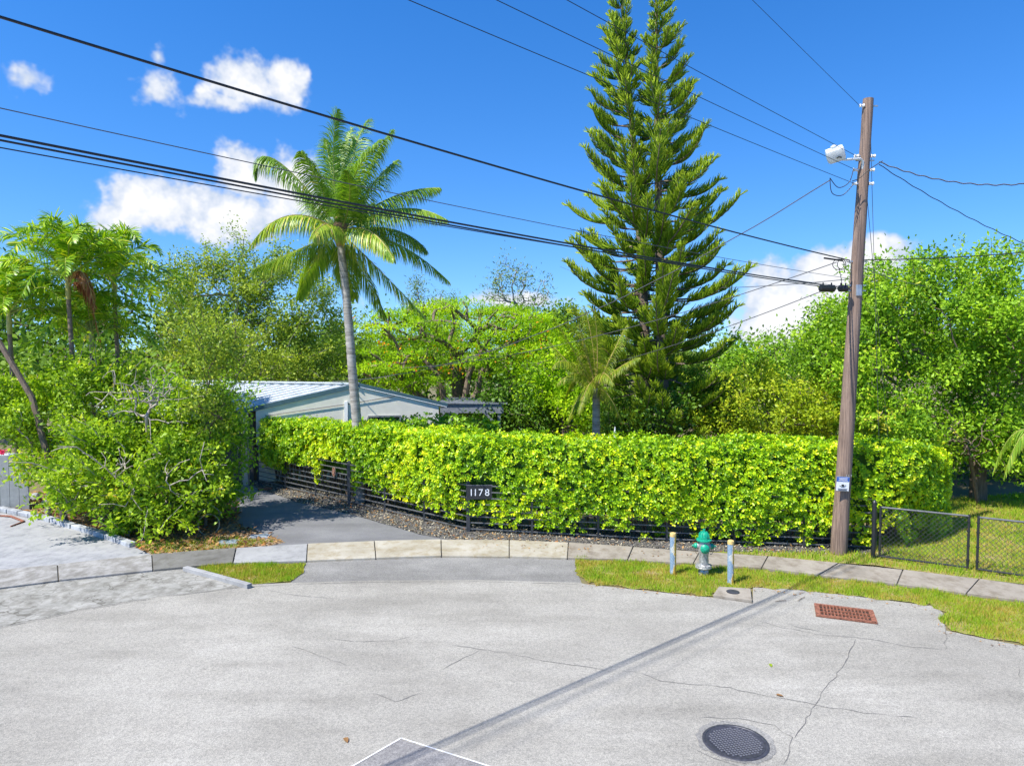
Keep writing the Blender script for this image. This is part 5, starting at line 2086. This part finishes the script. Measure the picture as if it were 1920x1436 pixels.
# water meter lids in the bed
for px_, py_, lab in ((428, 1018, 'pale rectangular meter lid lying in the planting bed near the kerb'), (487, 1007, 'bluish rectangular meter lid beside the driveway edge')):
    c = G(px_, py_, .024)
    WM = empty('meter_lid', c, .12)
    tag(WM, lab, 'lid')
    m = MB()
    m.box((0, 0, .015), (.46, .32, .05))
    m.build('box_rim', M_walk_g, WM, bevel=.01)
    m = MB()
    m.box((0, 0, .042), (.38, .25, .02))
    m.build('lid', M_meter, WM, bevel=.006)
    m = MB()
    m.box((.1, 0, .0545), (.07, .025, .006))
    m.build('grip', M_black, WM)
# round wire plant guard
c = G(392, 1003)
GD = empty('wire_plant_guard', c)
tag(GD, 'round pale wire guard leaning in the planting bed', 'wire guard')
GD.rotation_euler = (R(-12), 0, R(25))
for k, r_ in enumerate((.24, .24)):
    m = MB()
    m.tube([Vector((r_ * math.cos(a_), k * .12, .25 + r_ * math.sin(a_) * 1.05)) for a_ in np.linspace(0, 2 * math.pi, 29)], .011, 5)
    m.build('hoop', M_wire, GD, smooth=True)
for k in range(10):
    a_ = 2 * math.pi * k / 10
    m = MB()
    m.tube([(.24 * math.cos(a_), 0, .25 + .252 * math.sin(a_)), (.24 * math.cos(a_), .12, .25 + .252 * math.sin(a_))], .007, 4)
    m.build('cross_wire', M_wire, GD)
# dead frond on the neighbour's drive, brick by the fence, stake, garden finial
m = MB()
a, b_ = G(0, 972), G(45, 980)
m.tube([G(-20, 968) - a + Vector((0, 0, .03)), G(20, 971) - a + Vector((0, 0, .05)), b_ - a + Vector((0, 0, .03)), G(20, 989) - a + Vector((0, 0, .03))], [.02, .03, .035, .02], 6)
o = m.build('fallen_branch', M_rust, smooth=True)
o.location = a
tag(o, 'fallen brown palm sheath on the left driveway', 'branch')
m = MB()
m.box((0, 0, .03), (.42, .2, .06))
o = m.build('paver', M_rust, bevel=.01)
o.location = G(497, 918, .026)
o.rotation_euler = (0, 0, .2)
tag(o, 'loose reddish paver at the far corner of the driveway', 'paver')
m = MB()
m.lathe([(.10, 0), (.11, .15), (.09, .3), (.04, .42), (.01, .46)], 12)
o = m.build('garden_finial', M_ceram, smooth=True)
o.location = P(1153, 822, 18.6)
m = MB()
gf = o
tag(gf, 'pale pointed garden ornament just above the hedge top', 'ornament')
gf.location.z = 0
gf.scale = (1, 1, P(1153, 800, 18.6).z / .46)
m = MB()
m.tube([(0, 0, 0), (.02, 0, 1.15)], .02, 6)
m.lathe([(.02, 1.15), (.04, 1.17), (.04, 1.22), (.01, 1.25)], 8)
o = m.build('garden_stake', M_ceram, smooth=True)
o.location = G(1815, 1030) + Vector((0, 1.2, 0))
tag(o, 'thin pale stake behind the gate latch', 'stake')

# ------------------------------------------------------------------ manhole and drain
sheet('dirt_ring', [G(1379, 1391) + Vector((math.cos(a_) * random.uniform(.41, .47), math.sin(a_) * random.uniform(.41, .47), 0)) for a_ in np.linspace(0, 6.2, 40)], .0162, M_apron, ROAD)
c = G(1379, 1391, .013)
MH = empty('manhole_cover', c, .3)
tag(MH, 'round dark iron manhole cover in the road', 'manhole')
m = MB()
m.lathe([(.375, -.02), (.375, .006), (.37, .010), (.345, .010), (.34, .004), (.33, .004)], 48)
m.build('frame', M_manhole, MH, smooth=True)
m = MB()
m.lathe([(.328, -.01), (.328, .008), (.31, .0095), (.305, .006), (.01, .006)], 48)
cv = m.build('cover', M_manhole, MH, smooth=True)
st_me = None
for i in range(-8, 9):
    for j in range(-8, 9):
        x, y = i * .037, j * .037
        if x * x + y * y < .295 ** 2:
            if st_me is None:
                b = MB()
                b.box((0, 0, 0), (.021, .021, .008))
                o = b.build('stud', M_stud, cv, bevel=.003)
                st_me = o.data
            else:
                o = link('stud', st_me, cv)
            o.location = (x, y, .0095)
q = gp((1533, 1136), (1643, 1149), (1639, 1171), (1523, 1156))
cen = sum(q, Vector()) / 4
DR = empty('storm_drain', cen)
tag(DR, 'rusty rectangular storm drain grate in the road', 'drain')
ex = ((q[1] - q[0]) + (q[2] - q[3])) / 2
ey = ((q[0] - q[3]) + (q[1] - q[2])) / 2
ang = math.atan2(ex.y, ex.x)
DR.rotation_euler = (0, 0, ang)
W_, H_ = ex.length, ey.length
sheet('pit_shade', [(-W_ / 2, -H_ / 2), (W_ / 2, -H_ / 2), (W_ / 2, H_ / 2), (-W_ / 2, H_ / 2)], .017, M_drain_shade, DR)  # flat black sheet; its colour paints the dark depth under the bars
zc = .034
for y_ in (-H_ / 2 + .03, H_ / 2 - .03):
    m = MB()
    m.box((0, y_, zc), (W_, .06, .034))
    m.build('frame_bar', M_rust, DR, bevel=.004)
for x_ in (-W_ / 2 + .04, W_ / 2 - .04):
    m = MB()
    m.box((x_, 0, zc), (.08, H_ - .122, .034))
    m.build('frame_bar', M_rust, DR, bevel=.004)
for k in range(2):
    y_ = -H_ / 2 + .06 + (H_ - .12) * (k + 1) / 3
    m = MB()
    m.box((0, y_, zc - .002), (W_ - .162, .024, .026))
    m.build('long_bar', M_rust, DR)
for k in range(13):
    x_ = -W_ / 2 + .08 + (W_ - .16) * (k + 1) / 14
    m = MB()
    m.box((x_, 0, zc + .001), (.021, H_ - .122, .029))
    m.build('cross_bar', M_rust, DR)

# grit and leaf scraps blown against the grass edge
ge = gp((1085, 1092), (1200, 1104), (1335, 1118), (1335, 1126), (1200, 1113), (1085, 1102))
litter('edge_scraps', ge, 120, .045, .014, M_litter, 'brown scraps along the grass edge left of the valve pad', 'leaves')
ge = gp((1414, 1104), (1600, 1120), (1752, 1140), (1770, 1184), (1860, 1202), (1920, 1215), (1920, 1224), (1850, 1209), (1762, 1190), (1745, 1147), (1600, 1127), (1414, 1110))
litter('edge_scraps', ge, 120, .045, .014, M_litter, 'brown scraps along the grass edge beside the storm drain', 'leaves')
ge = gp((900, 1020), (1065, 1027), (1300, 1042), (1300, 1050), (1065, 1040), (900, 1035))
litter('edge_scraps', ge, 30, .06, .056, M_litter, 'dry leaf scraps on the sidewalk slabs below the hedge', 'leaves')

# a few dark leaves and twigs on the road
for k, (px_, py_, L_, lab) in enumerate(((905 + 560, 1128, .22, 'short dark twig on the road below the grass strip'), (1505, 1124, .3, 'dark twig on the road above the storm drain'), (1447, 1250, .10, 'small yellow leaf on the road between drain and manhole'), (652, 1392, .12, 'small brown leaf at the front of the road'), (1470, 1305, .10, 'dark leaf on the road left of the long joint'))):
    c = G(px_, py_, .02)
    if k < 2:
        m = MB()
        m.tube([(-L_ / 2, 0, .008), (-.02, .03, .012), (L_ / 2, .05, .008)], [.004, .008, .004], 5)
        o = m.build('twig', M_bark, smooth=True)
        tag(o, lab, 'twig')
    else:
        V, Fc, tt = leaves(np.zeros((1, 3)), np.array([[1., .3, .05]]), np.array([[0, 0, 1.]]), np.array([L_]), .55, np.array([.3]), 'fold')
        o = link('fallen_leaf', npmesh('fallen_leaf', V, Fc, 4, M_ylw if k == 2 else M_litter, tt))
        tag(o, lab, 'leaf')
    o.location = c
    o.rotation_euler = (0, 0, .6 * k)
